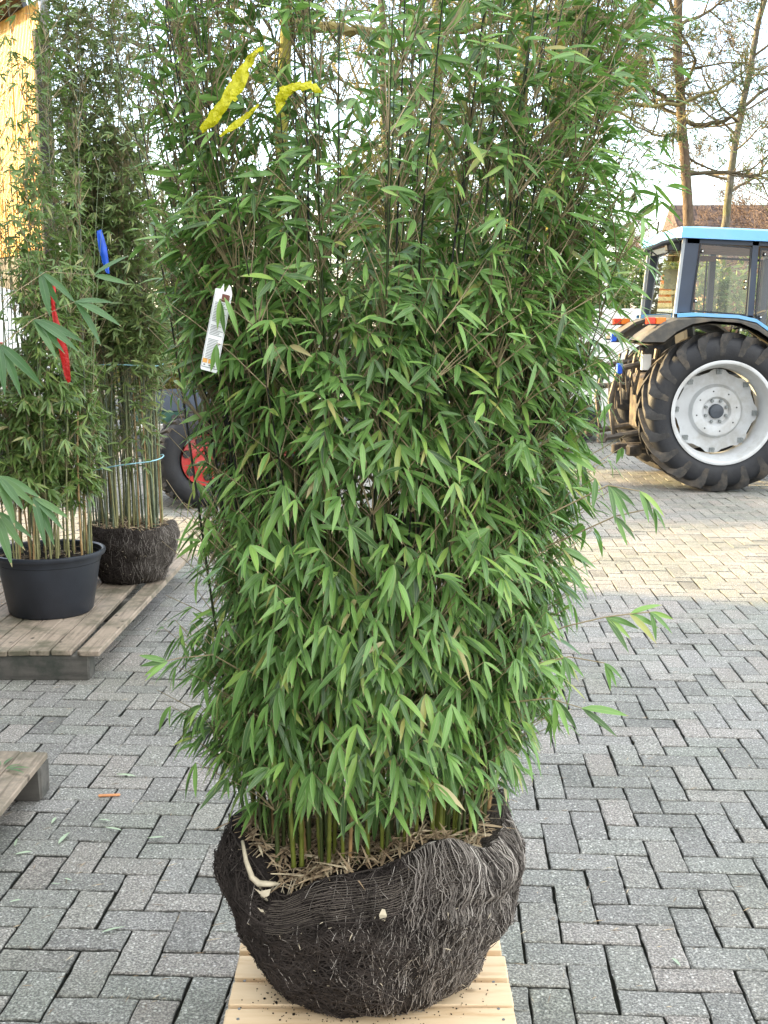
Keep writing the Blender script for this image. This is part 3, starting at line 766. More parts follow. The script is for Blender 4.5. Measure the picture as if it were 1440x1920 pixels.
def keep3(p, rng): return p.x < -1.38 and p.z > .5
bamboo(b3, rng, B3, .40, (.13, .13), 16, (1.2, 1.8), lambda bx, by, h, r: (B3[0] + (bx - B3[0]) * 2.0 + r.gauss(0, .08), B3[1] + (by - B3[1]) * 2.0 + r.gauss(0, .08)), [('culm_pale', 2), ('culm_green', 2)], (.11, .17), 'leaf_big', 'twig', .6, .18, 3.0, (3, 5), (.1, .25), lambda z: .5, keep3, extra=ex)

# ---- tapes, tags
def ribbon(mb, path, widths, wdir, crumple, rng):
    rings = []; n = len(path)
    fine = []
    for i in range((n - 1) * 4 + 1):
        f = i / 4; k = min(int(f), n - 2); t = f - k
        p = Vector(path[k]).lerp(Vector(path[k + 1]), t); w = widths[k] + (widths[k + 1] - widths[k]) * t
        fine.append((p, w))
    for i, (p, w) in enumerate(fine):
        d = Vector(wdir).normalized(); a = rng.gauss(0, .30)
        d = Vector((d.x * math.cos(a) - d.z * math.sin(a), d.y, d.x * math.sin(a) + d.z * math.cos(a)))
        row = []
        for j in range(5):
            u = j / 4 - .5
            row.append(p + d * w * u + Vector((0, rng.gauss(0, crumple) + .25 * w * abs(u), rng.gauss(0, crumple * .5))))
        rings.append(row)
    mb.quad_strip(rings, False); return mb
rng = random.Random(5)
YT = 'yellow plastic tapes on the bamboo'
m = MB(); Yr = 2.02
ribbon(m, [(-.205, Yr + .03, 2.085), (-.216, Yr, 2.072), (-.231, Yr, 2.051), (-.247, Yr - .005, 2.019), (-.265, Yr - .01, 1.993), (-.288, Yr - .01, 1.965), (-.309, Yr - .005, 1.944)], [.005, .008, .018, .029, .021, .020, .010], (.72, 0, -.69), .0026, rng)
ribbon(m, [(-.211, Yr, 1.988), (-.23, Yr, 1.971), (-.248, Yr, 1.957), (-.278, Yr, 1.936)], [.004, .009, .013, .004], (.6, 0, -.8), .0009, rng)
tag(build('tape', m, MAT['yellow_tape'], loc=(-.25, Yr, 2.02), smooth=True), 'long crumpled yellow tape with a thin second tail hanging among the bamboo leaves', 'tape', YT)
m = MB(); ribbon(m, [(-.182, Yr, 1.975), (-.176, Yr, 1.993), (-.168, Yr - .004, 2.008), (-.150, Yr - .006, 2.016), (-.130, Yr - .004, 2.018), (-.108, Yr, 2.013)], [.008, .019, .021, .016, .018, .022], (-.55, 0, .83), .0013, rng)
tag(build('tape', m, MAT['yellow_tape'], loc=(-.15, Yr, 2.0), smooth=True), 'short yellow tape end bent sideways, right of the long yellow tape', 'tape', YT)
m = MB(); ribbon(m, [(-1.452, 6.05, 2.105), (-1.452, 6.0, 2.095), (-1.433, 5.98, 2.003), (-1.419, 5.98, 1.922), (-1.41, 5.98, 1.881)], [.012, .028, .045, .03, .012], (1, 0, .2), .002, rng)
tag(build('tape', m, MAT['blue_tape'], loc=(-1.43, 6.0, 2.0), smooth=True), 'bright blue tape hanging on the narrow bamboo at the left', 'tape')
m = MB(); ribbon(m, [(-1.538, 5.44, 1.80), (-1.538, 5.42, 1.774), (-1.537, 5.41, 1.695), (-1.516, 5.40, 1.595), (-1.495, 5.40, 1.495), (-1.482, 5.40, 1.394), (-1.476, 5.40, 1.356)], [.012, .03, .02, .03, .042, .030, .018], (1, 0, .2), .003, rng)
tag(build('tape', m, MAT['red_tape'], loc=(-1.51, 5.42, 1.6), smooth=True), 'long red tape hanging down the potted bamboo', 'tape')
# plant label: a white plastic card with rows of print
lab = thing('plant_tag', 'white printed plastic plant tag with an orange band hanging in the bamboo', 'plant tag', (-.295, 2.04, 1.61))
o0, ux, uy = Vector((-.293, 2.04, 1.690)), Vector((.029, .004, -.008)), Vector((-.032, 0, -.146))
def on_card(mb, a, b, lift=.0006):
    nrm = Vector((0, -1, 0)) * lift
    q = [o0 + ux * a[0] + uy * a[1] + nrm, o0 + ux * b[0] + uy * a[1] + nrm, o0 + ux * b[0] + uy * b[1] + nrm, o0 + ux * a[0] + uy * b[1] + nrm]
    i = len(mb.v); mb.v += q; mb.f.append((i, i + 3, i + 2, i + 1))
m = MB(); nrm = Vector((0, .0008, 0))
out = [(0, .04), (.3, .03), (.42, -.04), (.5, .05), (.6, .05), (.72, -.04), (.85, -.02), (1, .06), (1, .97), (.95, 1), (.05, 1), (0, .97)]
m.quad_strip([[o0 + ux * a + uy * b for a, b in out], [o0 + ux * a + uy * b + nrm for a, b in out]], True, True, True)
build('card', m, MAT['card'], lab)
pr, po, pb = MB(), MB(), MB(); y = .19
while y < .86:
    if not (.42 < y < .46 or .57 < y < .61):
        on_card(pr, (.14, y), (rng.uniform(.55, .9), y + .006))
    y += .018
on_card(pr, (.04, .955), (.96, .962)); on_card(pr, (.04, .1), (.055, .955)); on_card(pr, (.945, .1), (.96, .955))
on_card(po, (.06, .86), (.32, .91)); on_card(po, (.38, .86), (.64, .91)); on_card(pb, (.45, .08), (.9, .17))
for x in (.14, .44, .72): on_card(pr, (x, .925), (x + .1, .94))
build('print', pr, MAT['print_'], lab); build('orange_band', po, MAT['print_o'], lab); build('picture', pb, MAT['print_b'], lab)
# ------------------------------------------------------------------ pallets
rng = random.Random(77)
def pallet(label, x0, x1, y0, y1, along, bw, gap, bt, mat_board, mat_beam, group, ztop=.144, wob=.004):
    loc = ((x0 + x1) / 2, (y0 + y1) / 2, 0)
    t = thing('pallet', label, 'pallet', loc, group)
    zb = ztop - bt
    lo, hi = (y0, y1) if along == 'x' else (x0, x1)
    p = hi
    while p - bw > lo - .001:
        m = MB(); w = bw * rng.uniform(.93, 1.0); c = p - w / 2
        e = rng.uniform(-wob, wob) * 2
        if along == 'x': m.box(((x0 + x1) / 2 + e, c, ztop - bt / 2 + rng.uniform(-.0012, 0)), (x1 - x0, w, bt), rng.gauss(0, .003), .002, .0008, rng)
        else: m.box((c, (y0 + y1) / 2 + e, ztop - bt / 2 + rng.uniform(-.003, 0)), (w, y1 - y0, bt), rng.gauss(0, .004), .003, .0016, rng)
        build('board', m, MAT[mat_board], t)
        p -= w + gap * rng.uniform(.6, 1.3)
    return t, zb
pl, zb = pallet('pale new wooden pallet carrying the root ball of the large bamboo', -.345, .285, 1.95, 2.635, 'x', .094, .019, .021, 'pine', 'pine', None)
for x in (-.345 + .04, -.03, .285 - .04):
    m = MB(); m.box((x, 2.29, zb - .011 - .0005), (.07, .68, .02), 0, .002); build('stringer', m, MAT['pine'], pl)
    for y in (1.99, 2.29, 2.59):
        m = MB(); m.box((x, y, .051), (.075, .07, .1005), 0, .003); build('block', m, MAT['pine'], pl)
for y in (2.262, 2.30, 2.40):
    for x in (-.318, .252):
        m = MB(); m.lathe([(.0005, .0012), (.0032, .001), (.0036, -.001)], (x + rng.gauss(0, .004), y + rng.gauss(0, .004), .1442), (0, 0, 1), 8); build('nail', m, MAT['bolt'], pl)
m = MB()
for i in range(160):
    a = R(rng.uniform(-180, 0)); k = 1 + abs(rng.gauss(0, .16)); x, y = BC[0] + .22 * k * math.cos(a), BC[1] + .165 * k * math.sin(a)
    if abs(x + .03) > .30: continue
    m.sphere((x, y, .1445), rng.uniform(.0006, .0024) * (1.8 if rng.random() < .08 else 1), 5, 3, (1, 1, .6))
tag(build('spilled_soil', m, MAT['soil'], loc=(BC[0], 2.25, .144)), 'dark soil crumbs spilled on the pale pallet round the root ball', 'soil', kind='stuff')
PG = 'weathered pallets at the left'
# weathered pallet at the left, boards running away from the viewer
t, zb = pallet('weathered grey pallet carrying the black pot and the dark root ball', -2.52, -1.44, 5.10, 7.35, 'y', .098, .006, .024, 'oldwood', 'oldwood_x', PG)
m = MB(); m.box((-1.335, 6.22, .131), (.10, 2.25, .026), R(-1.2), .004, .003, rng); build('board', m, MAT['oldwood'], t)
m = MB(); m.box((-1.93, 5.16, .060), (1.14, .10, .118), 0, .006, .003, rng); build('stringer', m, MAT['oldwood_x'], t)
for y in (6.2, 7.28):
    m = MB(); m.box((-1.93, y, .060), (1.10, .10, .118), 0, .006, .003, rng); build('stringer', m, MAT['oldwood_x'], t)
t, zb = pallet('weathered brown pallet corner at the left edge with green leaves on it', -2.2, -1.185, 2.60, 3.85, 'y', .098, .005, .022, 'oldwood', 'oldwood_x', PG)
for y in (3.79, 3.22, 2.66):
    for x in (-1.245, -1.72, -2.13):
        m = MB(); m.box((x, y, .061), (.13, .10, .1195), 0, .006, .003, rng); build('block', m, MAT['oldwood_x'], t)

# ---- scraps on the paving
m = MB(); p = Vector((-.956, 3.781, .006))
m.box(p, (.075, .012, .006), R(8), .002, .001, rng)
tag(build('wood_chip', m, MAT['orange_wood'], loc=(p.x, p.y, 0)), 'orange split wood chip lying on the grey pavers', 'wood chip')
LG = 'fallen leaves on the pavers'
spots = [(-.944, 3.581), (-1.094, 3.348), (-1.027, 3.403), (-.762, 2.867), (-1.033, 3.047), (-.947, 3.174), (-.977, 3.141), (-1.08, 3.0), (-.85, 3.5), (-1.16, 3.385), (-1.09, 3.60), (-.90, 3.95), (.745, 2.741), (-.70, 3.45)]
for i, (x, y) in enumerate(spots):
    a = rng.uniform(0, 6.28); l = rng.uniform(.035, .08)
    lf = leaves_mesh('fallen_leaf', [(x, y, .006)], [(math.cos(a), math.sin(a), .12)], [(0, 0, 1)], [l], [l / rng.uniform(4.5, 7)], MAT['leaf_dry'], None, .1, 6, (x, y, .004))
    tag(lf, 'small pale bamboo leaf fallen flat on the grey pavers', 'leaf', LG)
for (x, y, a) in ((-1.27, 3.66, .3), (-1.30, 3.70, 2.2)):
    lf = leaves_mesh('fallen_leaf', [(x, y, .150), (x, y, .150), (x + .01, y, .150)], [(math.cos(a), math.sin(a), .1), (math.cos(a + .7), math.sin(a + .7), .12), (math.cos(a - .8), math.sin(a - .8), .1)], [(0, 0, 1)] * 3, [.08, .07, .075], [.013] * 3, MAT['leaf_big'], None, .2, 6, (x, y, .146))
    tag(lf, 'green leaf sprig lying on the weathered pallet corner', 'leaf', 'leaf sprigs on the pallet corner')

m = MB()
for i in range(900):
    y = 2.2 + 7 * rng.random() ** 1.6; x = rng.uniform(-.36, .36) * y
    l = rng.uniform(.004, .022); b = rng.uniform(0, 3.14); w = rng.uniform(.0006, .002)
    c = Vector((x, y, .0035)); d = Vector((math.cos(b), math.sin(b), rng.gauss(0, .08))); s_ = Vector((-math.sin(b), math.cos(b), .1)) * w
    m.quad_strip([[c - d * l, c - d * l + s_ * .4], [c, c + s_ + Vector((0, 0, .001))], [c + d * l, c + d * l + s_ * .3]], False)
tag(build('plant_debris', m, MAT['litter'], loc=(0, 3, .003)), 'fine dry straw bits scattered over the pavers', 'debris', kind='stuff')
# ------------------------------------------------------------------ tractor
TX, TY, TZ = 3.275, 11.09, .80            # outer face of the near rear wheel
tr = thing('tractor', 'blue farm tractor with a dark cab and large silver rear rim parked on the right', 'tractor', (TX + .6, TY + .9, 0)); tr.scale = (.975, .975, .975)
def ag_tyre(wheel, x, yf, z, Ro, w, Ri, nl, s=-1):
    # yf: y of outer face, body extends away by w in direction -s (s=-1: face towards -y)
    c = (x, yf - s * w / 2, z)
    prof = []
    rr = Ro - .045
    pts = [(Ri, -.5 * .80), (Ri + .03, -.5 * .93), (Ri + (rr - Ri) * .35, -.5 * 1.0), (Ri + (rr - Ri) * .62, -.5 * 1.0), (rr - .045, -.5 * .93), (rr - .012, -.5 * .78), (rr, -.5 * .45), (rr + .004, 0)]
    full = pts + [(r, -h) for r, h in reversed(pts[:-1])]
    m = MB(); m.lathe([(r, h * w) for r, h in full], c, (0, 1, 0), 72, xd=(1, 0, 0)); ty = build('tyre', m, MAT['tyre'], wheel, smooth=True)
    lg = MB()
    def P(r, a, h): return Vector((c[0] + math.cos(a) * r, c[1] + h * w, c[2] + math.sin(a) * r))
    for sd in (-1, 1):
        for k in range(nl):
            a0 = 2 * math.pi * (k + (.5 if sd > 0 else 0)) / nl
            secs = []
            for (h, da, r_in, r_out, hw) in ((-.03, 0, rr - .012, Ro, .042), (.20, .10, rr - .012, Ro, .034), (.40, .21, rr - .03, Ro - .006, .034), (.485, .27, rr - .07, Ro - .022, .040), (.512, .30, rr - .15, Ro - .075, .036), (.506, .31, rr - .185, Ro - .155, .030)):
                a = a0 + da * 1.25
                secs.append([P(r_in, a - hw * 1.25, sd * h * .985), P(r_in, a + hw * 1.25, sd * h * .985), P(r_out, a + hw, sd * h), P(r_out, a - hw, sd * h)])
            lg.quad_strip(secs, True, True, True)
    build('tread_lugs', lg, MAT['lug'], ty, autosmooth=35)
    return ty
DD = .13                                  # how deep the disc sits in the rim
def rear_wheel(name, yf, s):
    wh_y = yf
    # an in-between part: the wheel is its rim barrel, with tyre, disc and hub as sub-parts
    m = MB(); y = lambda d: d * (-s)
    RI = .50
    m.lathe([(RI - .012, y(.035)), (RI + .018, y(.020)), (RI + .022, y(.006)), (RI + .006, y(0)), (RI - .012, y(.006)), (RI - .022, y(.03)), (RI - .030, y(.10)), (RI - .036, y(.11)), (RI - .060, y(.20)), (RI - .062, y(.40)), (RI - .02, y(.43)), (RI + .01, y(.445))], (TX, wh_y, TZ), (0, 1, 0), 80, xd=(1, 0, 0))
    wheel = build(name, m, MAT['rim'], tr, autosmooth=45)
    ag_tyre(wheel, TX, wh_y - s * -.0, TZ, .80, .45, RI, 20, s)
    m = MB(); prof = [(.0, .150), (.10, .150), (.125, .150), (.150, .120), (.165, .118), (.225, .116), (.245, .120), (.275, .165), (.300, .172)]
    nn = 96; ax = Vector((0, -s, 0)); rings = []
    for (r, h) in [(r, h + DD) for r, h in prof] + [(.405, .172 + DD), (.404, .182 + DD)]:
        ring = []
        for k in range(nn):
            a = 2 * math.pi * k / nn
            rr = r
            if r > .39: rr = .395 + .032 * max(0.0, min(1.0, .5 + 1.1 * math.cos(8 * a + .4)))
            ring.append(Vector((TX + math.cos(a) * max(rr, .002), wh_y, TZ + math.sin(a) * max(rr, .002))) + ax * h)
        rings.append(ring)
    m.quad_strip(rings, True); build('wheel_disc', m, MAT['rim'], wheel, autosmooth=40)
    m = MB(); m.lathe([(.002, .098), (.055, .098), (.068, .104), (.072, .115), (.074, .15)], (TX, wh_y + s * -DD, TZ), (0, -s, 0), 40); m.box((TX, wh_y - s * (.100 + DD), TZ), (.07, .01, .018))
    build('hub', m, MAT['hub'], wheel, autosmooth=40)
    for k in range(8):
        m = MB(); a = 2 * math.pi * (k + .5) / 8; m.lathe([(.002, .122), (.015, .122), (.017, .128), (.017, .15)], (TX + .112 * math.cos(a), wh_y - s * DD, TZ + .112 * math.sin(a)), (0, -s, 0), 6)
        build('wheel_bolt', m, MAT['bolt'], wheel)
    m = MB()
    for k in range(8):
        a = 2 * math.pi * (k + .25) / 8; m.lathe([(.002, .1135), (.008, .1135), (.009, .118)], (TX + .205 * math.cos(a), wh_y - s * DD, TZ + .205 * math.sin(a)), (0, -s, 0), 8)
    build('bolt_holes', m, MAT['rubber'], wheel)
    for k in range(8):
        m = MB(); a = 2 * math.pi * k / 8 - .05
        c = Vector((TX + .40 * math.cos(a), wh_y - s * (.165 + DD), TZ + .40 * math.sin(a)))
        m.box(c, (.05, .03, .05)); m.lathe([(.002, -.025), (.016, -.025), (.016, .03)], c + Vector((.012, 0, .012)), (0, -s, 0), 6)
        build('rim_clamp', m, MAT['bolt'], wheel)
    return wheel
rear_wheel('rear_wheel', TY, -1)
rear_wheel('rear_wheel', TY + 1.85, 1)

# fenders, cab, roof
def arc_pts(r, a0, a1, n): return [(TX + r * math.cos(R(a0 + (a1 - a0) * i / n)), TZ + .01 + r * math.sin(R(a0 + (a1 - a0) * i / n))) for i in range(n + 1)]
def fender(y0, y1, side):
    # outer skirt y0 (towards the outside) to y1 (cab)
    out = [(TX - .86, TZ + .715), (TX - .80, TZ + .775), (TX - .62, TZ + .895), (TX - .50, TZ + .935), (TX - .30, TZ + .945), (TX + .1, TZ + .925), (TX + .28, TZ + .885), (TX + .55, TZ + .70), (TX + .75, TZ + .48), (TX + .9, TZ + .2)]
    inn = [(TX - .855, TZ + .700), (TX - .62, TZ + .700), (TX - .50, TZ + .80), (TX - .35, TZ + .875), (TX - .15, TZ + .905), (TX + .12, TZ + .885), (TX + .30, TZ + .81), (TX + .53, TZ + .655), (TX + .72, TZ + .46), (TX + .87, TZ + .2)]
    m = MB()
    rings = [[(p[0], y0, p[1]) for p in inn], [(p[0], y0, p[1] - .02) for p in out], [(p[0], y0 + (.025 if y1 > y0 else -.025), p[1]) for p in out], [(p[0], y1, p[1] + .0) for p in out], [(p[0], y1, p[1] - .03) for p in out], [(p[0], y0 + (.03 if y1 > y0 else -.03), p[1] - .03) for p in inn]]
    m.quad_strip(rings, False)
    f = build('fender', m, MAT['fender'], tr, autosmooth=50)
    m = MB(); sg = 1 if y1 > y0 else -1
    top = out[3:8]
    a = [(x, y0 + sg * .012, z + .004) for x, z in top]; b = [(x, y0 + sg * .012, z + .038) for x, z in top]
    c = [(x, y0 + sg * .26, z + .044) for x, z in top]; d = [(x, y0 + sg * .26, z + .004) for x, z in top]
    m.quad_strip([a, b, c, d], False); build('fender_trim', m, MAT['tblue'], f)
    # tail lamp
    m = MB(); lx = TX - .705; m.box((lx + .06, y0 + sg * .10, TZ + .905), (.10, .075, .068), 0, .006); lamp = build('tail_lamp', m, MAT['lens_o'], f)
    m = MB(); m.box((lx - .035, y0 + sg * .10, TZ + .905), (.09, .075, .068), 0, .006); build('red_lens', m, MAT['lens_r'], lamp)
    m = MB(); m.box((lx + .0, y0 + sg * .10, TZ + .868), (.215, .08, .012), 0, .002); build('lamp_base', m, MAT['rubber'], lamp)
    m = MB(); m.quad_strip([[(TX - .865, y0 + sg * .02, TZ + .71), (TX - .865, y0 + sg * .40, TZ + .71)], [(TX - .63, y0 + sg * .02, TZ + .885), (TX - .63, y0 + sg * .40, TZ + .885)]], False)
    return f
fender(TY - .01, TY + .50, 1); fender(TY + 1.86, TY + 1.34, -1)
CY0, CY1 = TY + .16, TY + 1.69           # cab side planes
def post(x0, z0, x1, z1, y, w=.085, d=.07, mt='tdark'):
    m = MB(); r = [[(x0, y, z0), (x0 + w, y, z0), (x0 + w, y + d, z0), (x0, y + d, z0)], [(x1, y, z1), (x1 + w, y, z1), (x1 + w, y + d, z1), (x1, y + d, z1)]]
    m.quad_strip(r, True, True, True); return m
cab = None
cm = MB()
# rear wall frame below the glass and floor
cm.box((TX + .18, (CY0 + CY1) / 2, 1.10), (1.25, .80, .10))
for y in (CY0, CY1 - .07):
    for (x0, z0, x1, z1, w) in ((TX - .475, 1.735, TX - .515 + .105, 2.515, .145), (TX + .235, 1.72, TX + .255, 2.485, .060), (TX + .80, 1.15, TX + .86, 2.47, .08)):
        q = post(x0, z0, x1, z1, y, w); b = len(cm.v); cm.v += q.v; cm.f += [tuple(i + b for i in f) for f in q.f]
    # sill and header
    for (xa, za, xb, zb_, hh) in ((TX - .44, 1.735, TX + .29, 1.700, .055), (TX - .39, 2.46, TX + .90, 2.415, .06)):
        r = [[(xa, y, za), (xa, y + .07, za), (xa, y + .07, za + hh), (xa, y, za + hh)], [(xb, y, zb_), (xb, y + .07, zb_), (xb, y + .07, zb_ + hh), (xb, y, zb_ + hh)]]
        cm.quad_strip(r, True, True, True)
for (x, z) in ((TX - .47, 1.74), (TX - .40, 2.45), (TX + .85, 2.42), (TX + .82, 1.5)):
    cm.box((x + .03, (CY0 + CY1) / 2, z), (.06, CY1 - CY0 - .14, .06))
cab = build('cab', cm, MAT['tdark'], tr)
for y in (CY0 - .004, CY1 + .004 - .03):
    m = MB()
    r = [[(TX - .50, y, 1.74), (TX - .472, y, 1.74), (TX - .472, y + .03, 1.74), (TX - .50, y + .03, 1.74)], [(TX - .435, y, 2.51), (TX - .408, y, 2.51), (TX - .408, y + .03, 2.51), (TX - .435, y + .03, 2.51)]]
    m.quad_strip(r, True, True, True); build('corner_strip', m, MAT['tsilver'], cab)
def window(y, pts, hinge, nm='side_window'):
    m = MB(); n = len(pts)
    cx = sum(p[0] for p in pts) / n; cz = sum(p[1] for p in pts) / n
    ins = [(p[0] + (cx - p[0]) * .055, p[1] + (cz - p[1]) * .045) for p in pts]
    m.quad_strip([[(p[0], y, p[1]) for p in pts], [(p[0], y - .012, p[1]) for p in pts], [(p[0], y - .012, p[1]) for p in ins], [(p[0], y, p[1]) for p in ins]], True)
    w = build(nm, m, MAT['rubber'], tr)
    m = MB(); m.v = [(p[0], y - .004, p[1]) for p in ins]; m.f = [tuple(range(n))]; build('pane', m, MAT['glass'], w)
    for (hx, hz) in hinge:
        m = MB(); m.lathe([(.002, -.03), (.012, -.03), (.02, -.012), (.02, -.004)], (hx, y, hz), (0, 1, 0), 10)
        build('hinge_stud', m, MAT['rubber'], w, smooth=True)
        m = MB(); m.sphere((hx, y - .031, hz), .009, 8, 5); build('stud_cap', m, MAT['white'], w, smooth=True)
    return w
W1 = [(TX - .335, 1.80), (TX + .222, 1.755), (TX + .243, 2.42), (TX - .265, 2.46)]
window(CY0 - .003, W1, [(TX - .245, 2.38), (TX - .29, 1.90), (TX + .195, 2.09), (TX + .192, 2.03)])
W2 = [(TX + .305, 1.78), (TX + .40, 1.62), (TX + .80, 1.25), (TX + .855, 2.385), (TX + .325, 2.415)]
window(CY0 - .003, W2, [(TX + .37, 2.35), (TX + .36, 1.74)], 'door_window')
for W, nm in ((W1, 'side_window'), (W2, 'door_window')): window(CY1 + .015, W, [], nm)
m = MB(); m.v = [(TX - .44, CY0 + .1, 1.78), (TX - .44, CY1 - .1, 1.78), (TX - .375, CY1 - .1, 2.43), (TX - .375, CY0 + .1, 2.43)]; m.f = [(0, 1, 2, 3)]; build('rear_window', m, MAT['glass'], cab)
m = MB(); m.v = [(TX + .87, CY0 + .1, 1.55), (TX + .87, CY1 - .1, 1.55), (TX + .90, CY1 - .1, 2.40), (TX + .90, CY0 + .1, 2.40)]; m.f = [(0, 3, 2, 1)]; build('windscreen', m, MAT['glass'], cab)
# roof: blue fascia, sloping slightly to the front
m = MB(); rt = [(TX - .475, 2.515, 2.612), (TX + 1.05, 2.450, 2.535)]
def roof_ring(f, zf, ins):
    xs = [TX - .50 + ins, TX + 1.05 - ins]
    ya, yb = CY0 - .06 + ins, CY1 + .06 - ins; c = .05
    zz = lambda x: 2.512 - (x - (TX - .5)) * .044 + zf
    P = [(xs[0], ya + c), (xs[0] + c * .6, ya), (xs[1] - c, ya), (xs[1], ya + c), (xs[1], yb - c), (xs[1] - c, yb), (xs[0] + c, yb), (xs[0], yb - c)]
    return [(x, y, zz(x)) for x, y in P]
m.quad_strip([roof_ring(0, 0, .02), roof_ring(0, .0, 0), roof_ring(0, .098, .012), roof_ring(0, .108, .04), roof_ring(0, .135, .25)], True, True, True)
rf = build('roof', m, MAT['tblue'], tr)
m = MB(); m.box((TX + .25, (CY0 + CY1) / 2, 2.455), (1.25, CY1 - CY0 - .16, .035), tilt=(0, .044)); build('headliner', m, MAT['interior'], cab)
m = MB(); m.tube([(TX - .46, CY0 + .05, 2.50), (TX - .62, CY0 + .08, 2.46), (TX - .78, CY0 + .10, 2.385), (TX - .80, CY0 + .1, 2.34)], [.028, .026, .022, .02], 8); m.box((TX - .50, CY0 + .12, 2.44), (.14, .12, .10), 0, .01)
m.tube([(TX - .72, CY0 + .1, 2.39), (TX - .64, CY0 + .1, 2.33), (TX - .58, CY0 + .1, 2.36), (TX - .52, CY0 + .1, 2.40)], .008, 5)
build('work_lamp', m, MAT['rubber'], rf)
# interior: seat, steering wheel, wheel-side pillars and a note on the far pane
m = MB(); m.box((TX + .02, TY + .92, 1.42), (.46, .46, .14), 0, .03); m.box((TX - .20, TY + .92, 1.72), (.12, .44, .55), 0, .03, tilt=(0, -.12)); m.box((TX, TY + .92, 1.24), (.3, .3, .26), 0, .02); build('seat', m, MAT['rubber'], cab, autosmooth=40)
m = MB(); m.lathe([(.17, 0), (.185, .012), (.20, 0), (.185, -.012), (.17, 0)], (TX + .50, TY + .92, 1.72), (-.5, 0, .85), 28); m.tube([(TX + .50, TY + .92, 1.72), (TX + .62, TY + .92, 1.35)], .025, 8); m.box((TX + .70, TY + .92, 1.36), (.2, .6, .5), 0, .03); build('steering_wheel', m, MAT['rubber'], cab, smooth=True)
m = MB()
m.box((TX + .02, CY1 - .11, 2.39), (.55, .03, .06)); m.box((TX + .05, CY1 - .10, 2.12), (.07, .05, .62)); build('inner_trim', m, MAT['interior'], cab)
m = MB(); m.box((TX - .16, CY1 - .02, 2.17), (.17, .006, .22), 0, .002); nb = build('number_sheet', m, MAT['card'], cab)
# bonnet, engine, front axle and wheels (mostly right of the frame)
m = MB(); hx0, hx1 = TX + .92, TX + 2.35
rings = []
for x, zt, hw in ((hx0, 1.62, .36), (hx0 + .5, 1.58, .36), (hx1 - .1, 1.50, .34), (hx1, 1.44, .31)):
    yc = TY + .925
    rings.append([(x, yc - hw, 1.02), (x, yc - hw, zt - .08), (x, yc - hw + .08, zt), (x, yc + hw - .08, zt), (x, yc + hw, zt - .08), (x, yc + hw, 1.02)])
m.quad_strip(rings, True, True, True); bn = build('bonnet', m, MAT['tblue'], tr, autosmooth=30)
m = MB(); m.box((hx1 + .01, TY + .925, 1.2), (.03, .5, .32), 0, .005); build('grille', m, MAT['rubber'], bn)
m = MB(); m.tube([(hx0 + .45, TY + .70, 1.55), (hx0 + .45, TY + .70, 2.35)], .04, 12); build('exhaust', m, MAT['metal'], tr, smooth=True)
m = MB(); m.box((TX + .1, TY + .925, .80), (.9, .40, .42), 0, .03); m.box((TX + 1.4, TY + .925, .78), (1.9, .34, .40), 0, .03); m.lathe([(.10, -.58), (.10, .58)], (TX, TY + .925, TZ), (0, 1, 0), 20, True, True); m.box((TX + 2.1, TY + .925, .52), (.16, 1.3, .14), 0, .02)
build('drivetrain', m, MAT['metal'], tr, autosmooth=30)
for y0, s in ((TY + .12, -1), (TY + 1.73, 1)):
    m = MB(); c = (TX + 2.1, y0, .55)
    m.lathe([(.002, .08), (.08, .06), (.12, .09), (.26, .10), (.29, .02), (.30, .0)], c, (0, -s, 0), 40); fw = build('front_wheel', m, MAT['rim'], tr, autosmooth=40)
    m = MB(); m.lathe([(.28, .02), (.34, -.015), (.47, -.02), (.52, .03), (.535, .12), (.52, .24), (.47, .29), (.34, .285), (.28, .25)], c, (0, -s, 0), 48); build('tyre', m, MAT['tyre'], fw, smooth=True)
# rear linkage behind the wheel
m = MB(); yy = TY + .55
for dy in (0, .75):
    m.tube([(TX - .35, yy + dy, .62), (TX - 1.08, yy + dy, .50)], [.035, .03], 8); m.tube([(TX - .45, yy + dy, 1.32), (TX - .95, yy + dy, 1.22)], [.035, .03], 8)
    m.tube([(TX - .95, yy + dy, 1.22), (TX - 1.02, yy + dy, .90), (TX - .98, yy + dy, .54)], [.022, .035, .02], 8); m.tube([(TX - .55, yy + dy, 1.42), (TX - .62, yy + dy, .85)], .03, 8)
    m.box((TX - 1.10, yy + dy, .50), (.10, .06, .10), 0, .01); m.tube([(TX - .7, yy + dy, 1.40), (TX - .78, yy + dy, .95)], .018, 6); m.tube([(TX - .78, yy + dy, 1.36), (TX - .86, yy + dy, .9)], .014, 6)
m.tube([(TX - .45, yy + .37, 1.05), (TX - 1.15, yy + .37, 1.02)], .03, 8); m.box((TX - .62, yy + .37, .38), (.5, .08, .07), 0, .01); m.box((TX - .88, yy + .37, .35), (.07, .10, .10), 0, .01); m.box((TX - .55, yy + .37, .86), (.3, .5, .6), 0, .04); m.box((TX - .70, yy + .3, .34), (.16, .12, .12), 0, .02)
for k in range(5): m.tube([(TX - .75 - .06 * k, yy + .15, 1.30), (TX - .80 - .06 * k, yy + .05, 1.15), (TX - .78 - .06 * k, yy + .02, .95 - .05 * k)], .010, 5)
lk = build('rear_linkage', m, MAT['metal'], tr, autosmooth=35)
m = MB(); m.box((TX - .70, TY + .40, 1.29), (.10, .04, .16), 0, .004); build('socket_plate', m, MAT['white'], lk)
for (hx, hz) in ((TX - 1.02, 1.55), (TX - .95, 1.22)):
    m = MB(); m.box((hx, TY + .5, hz), (.06, .05, .11), .4, .01); build('hose_coupling', m, MAT['blue_tape'], lk)

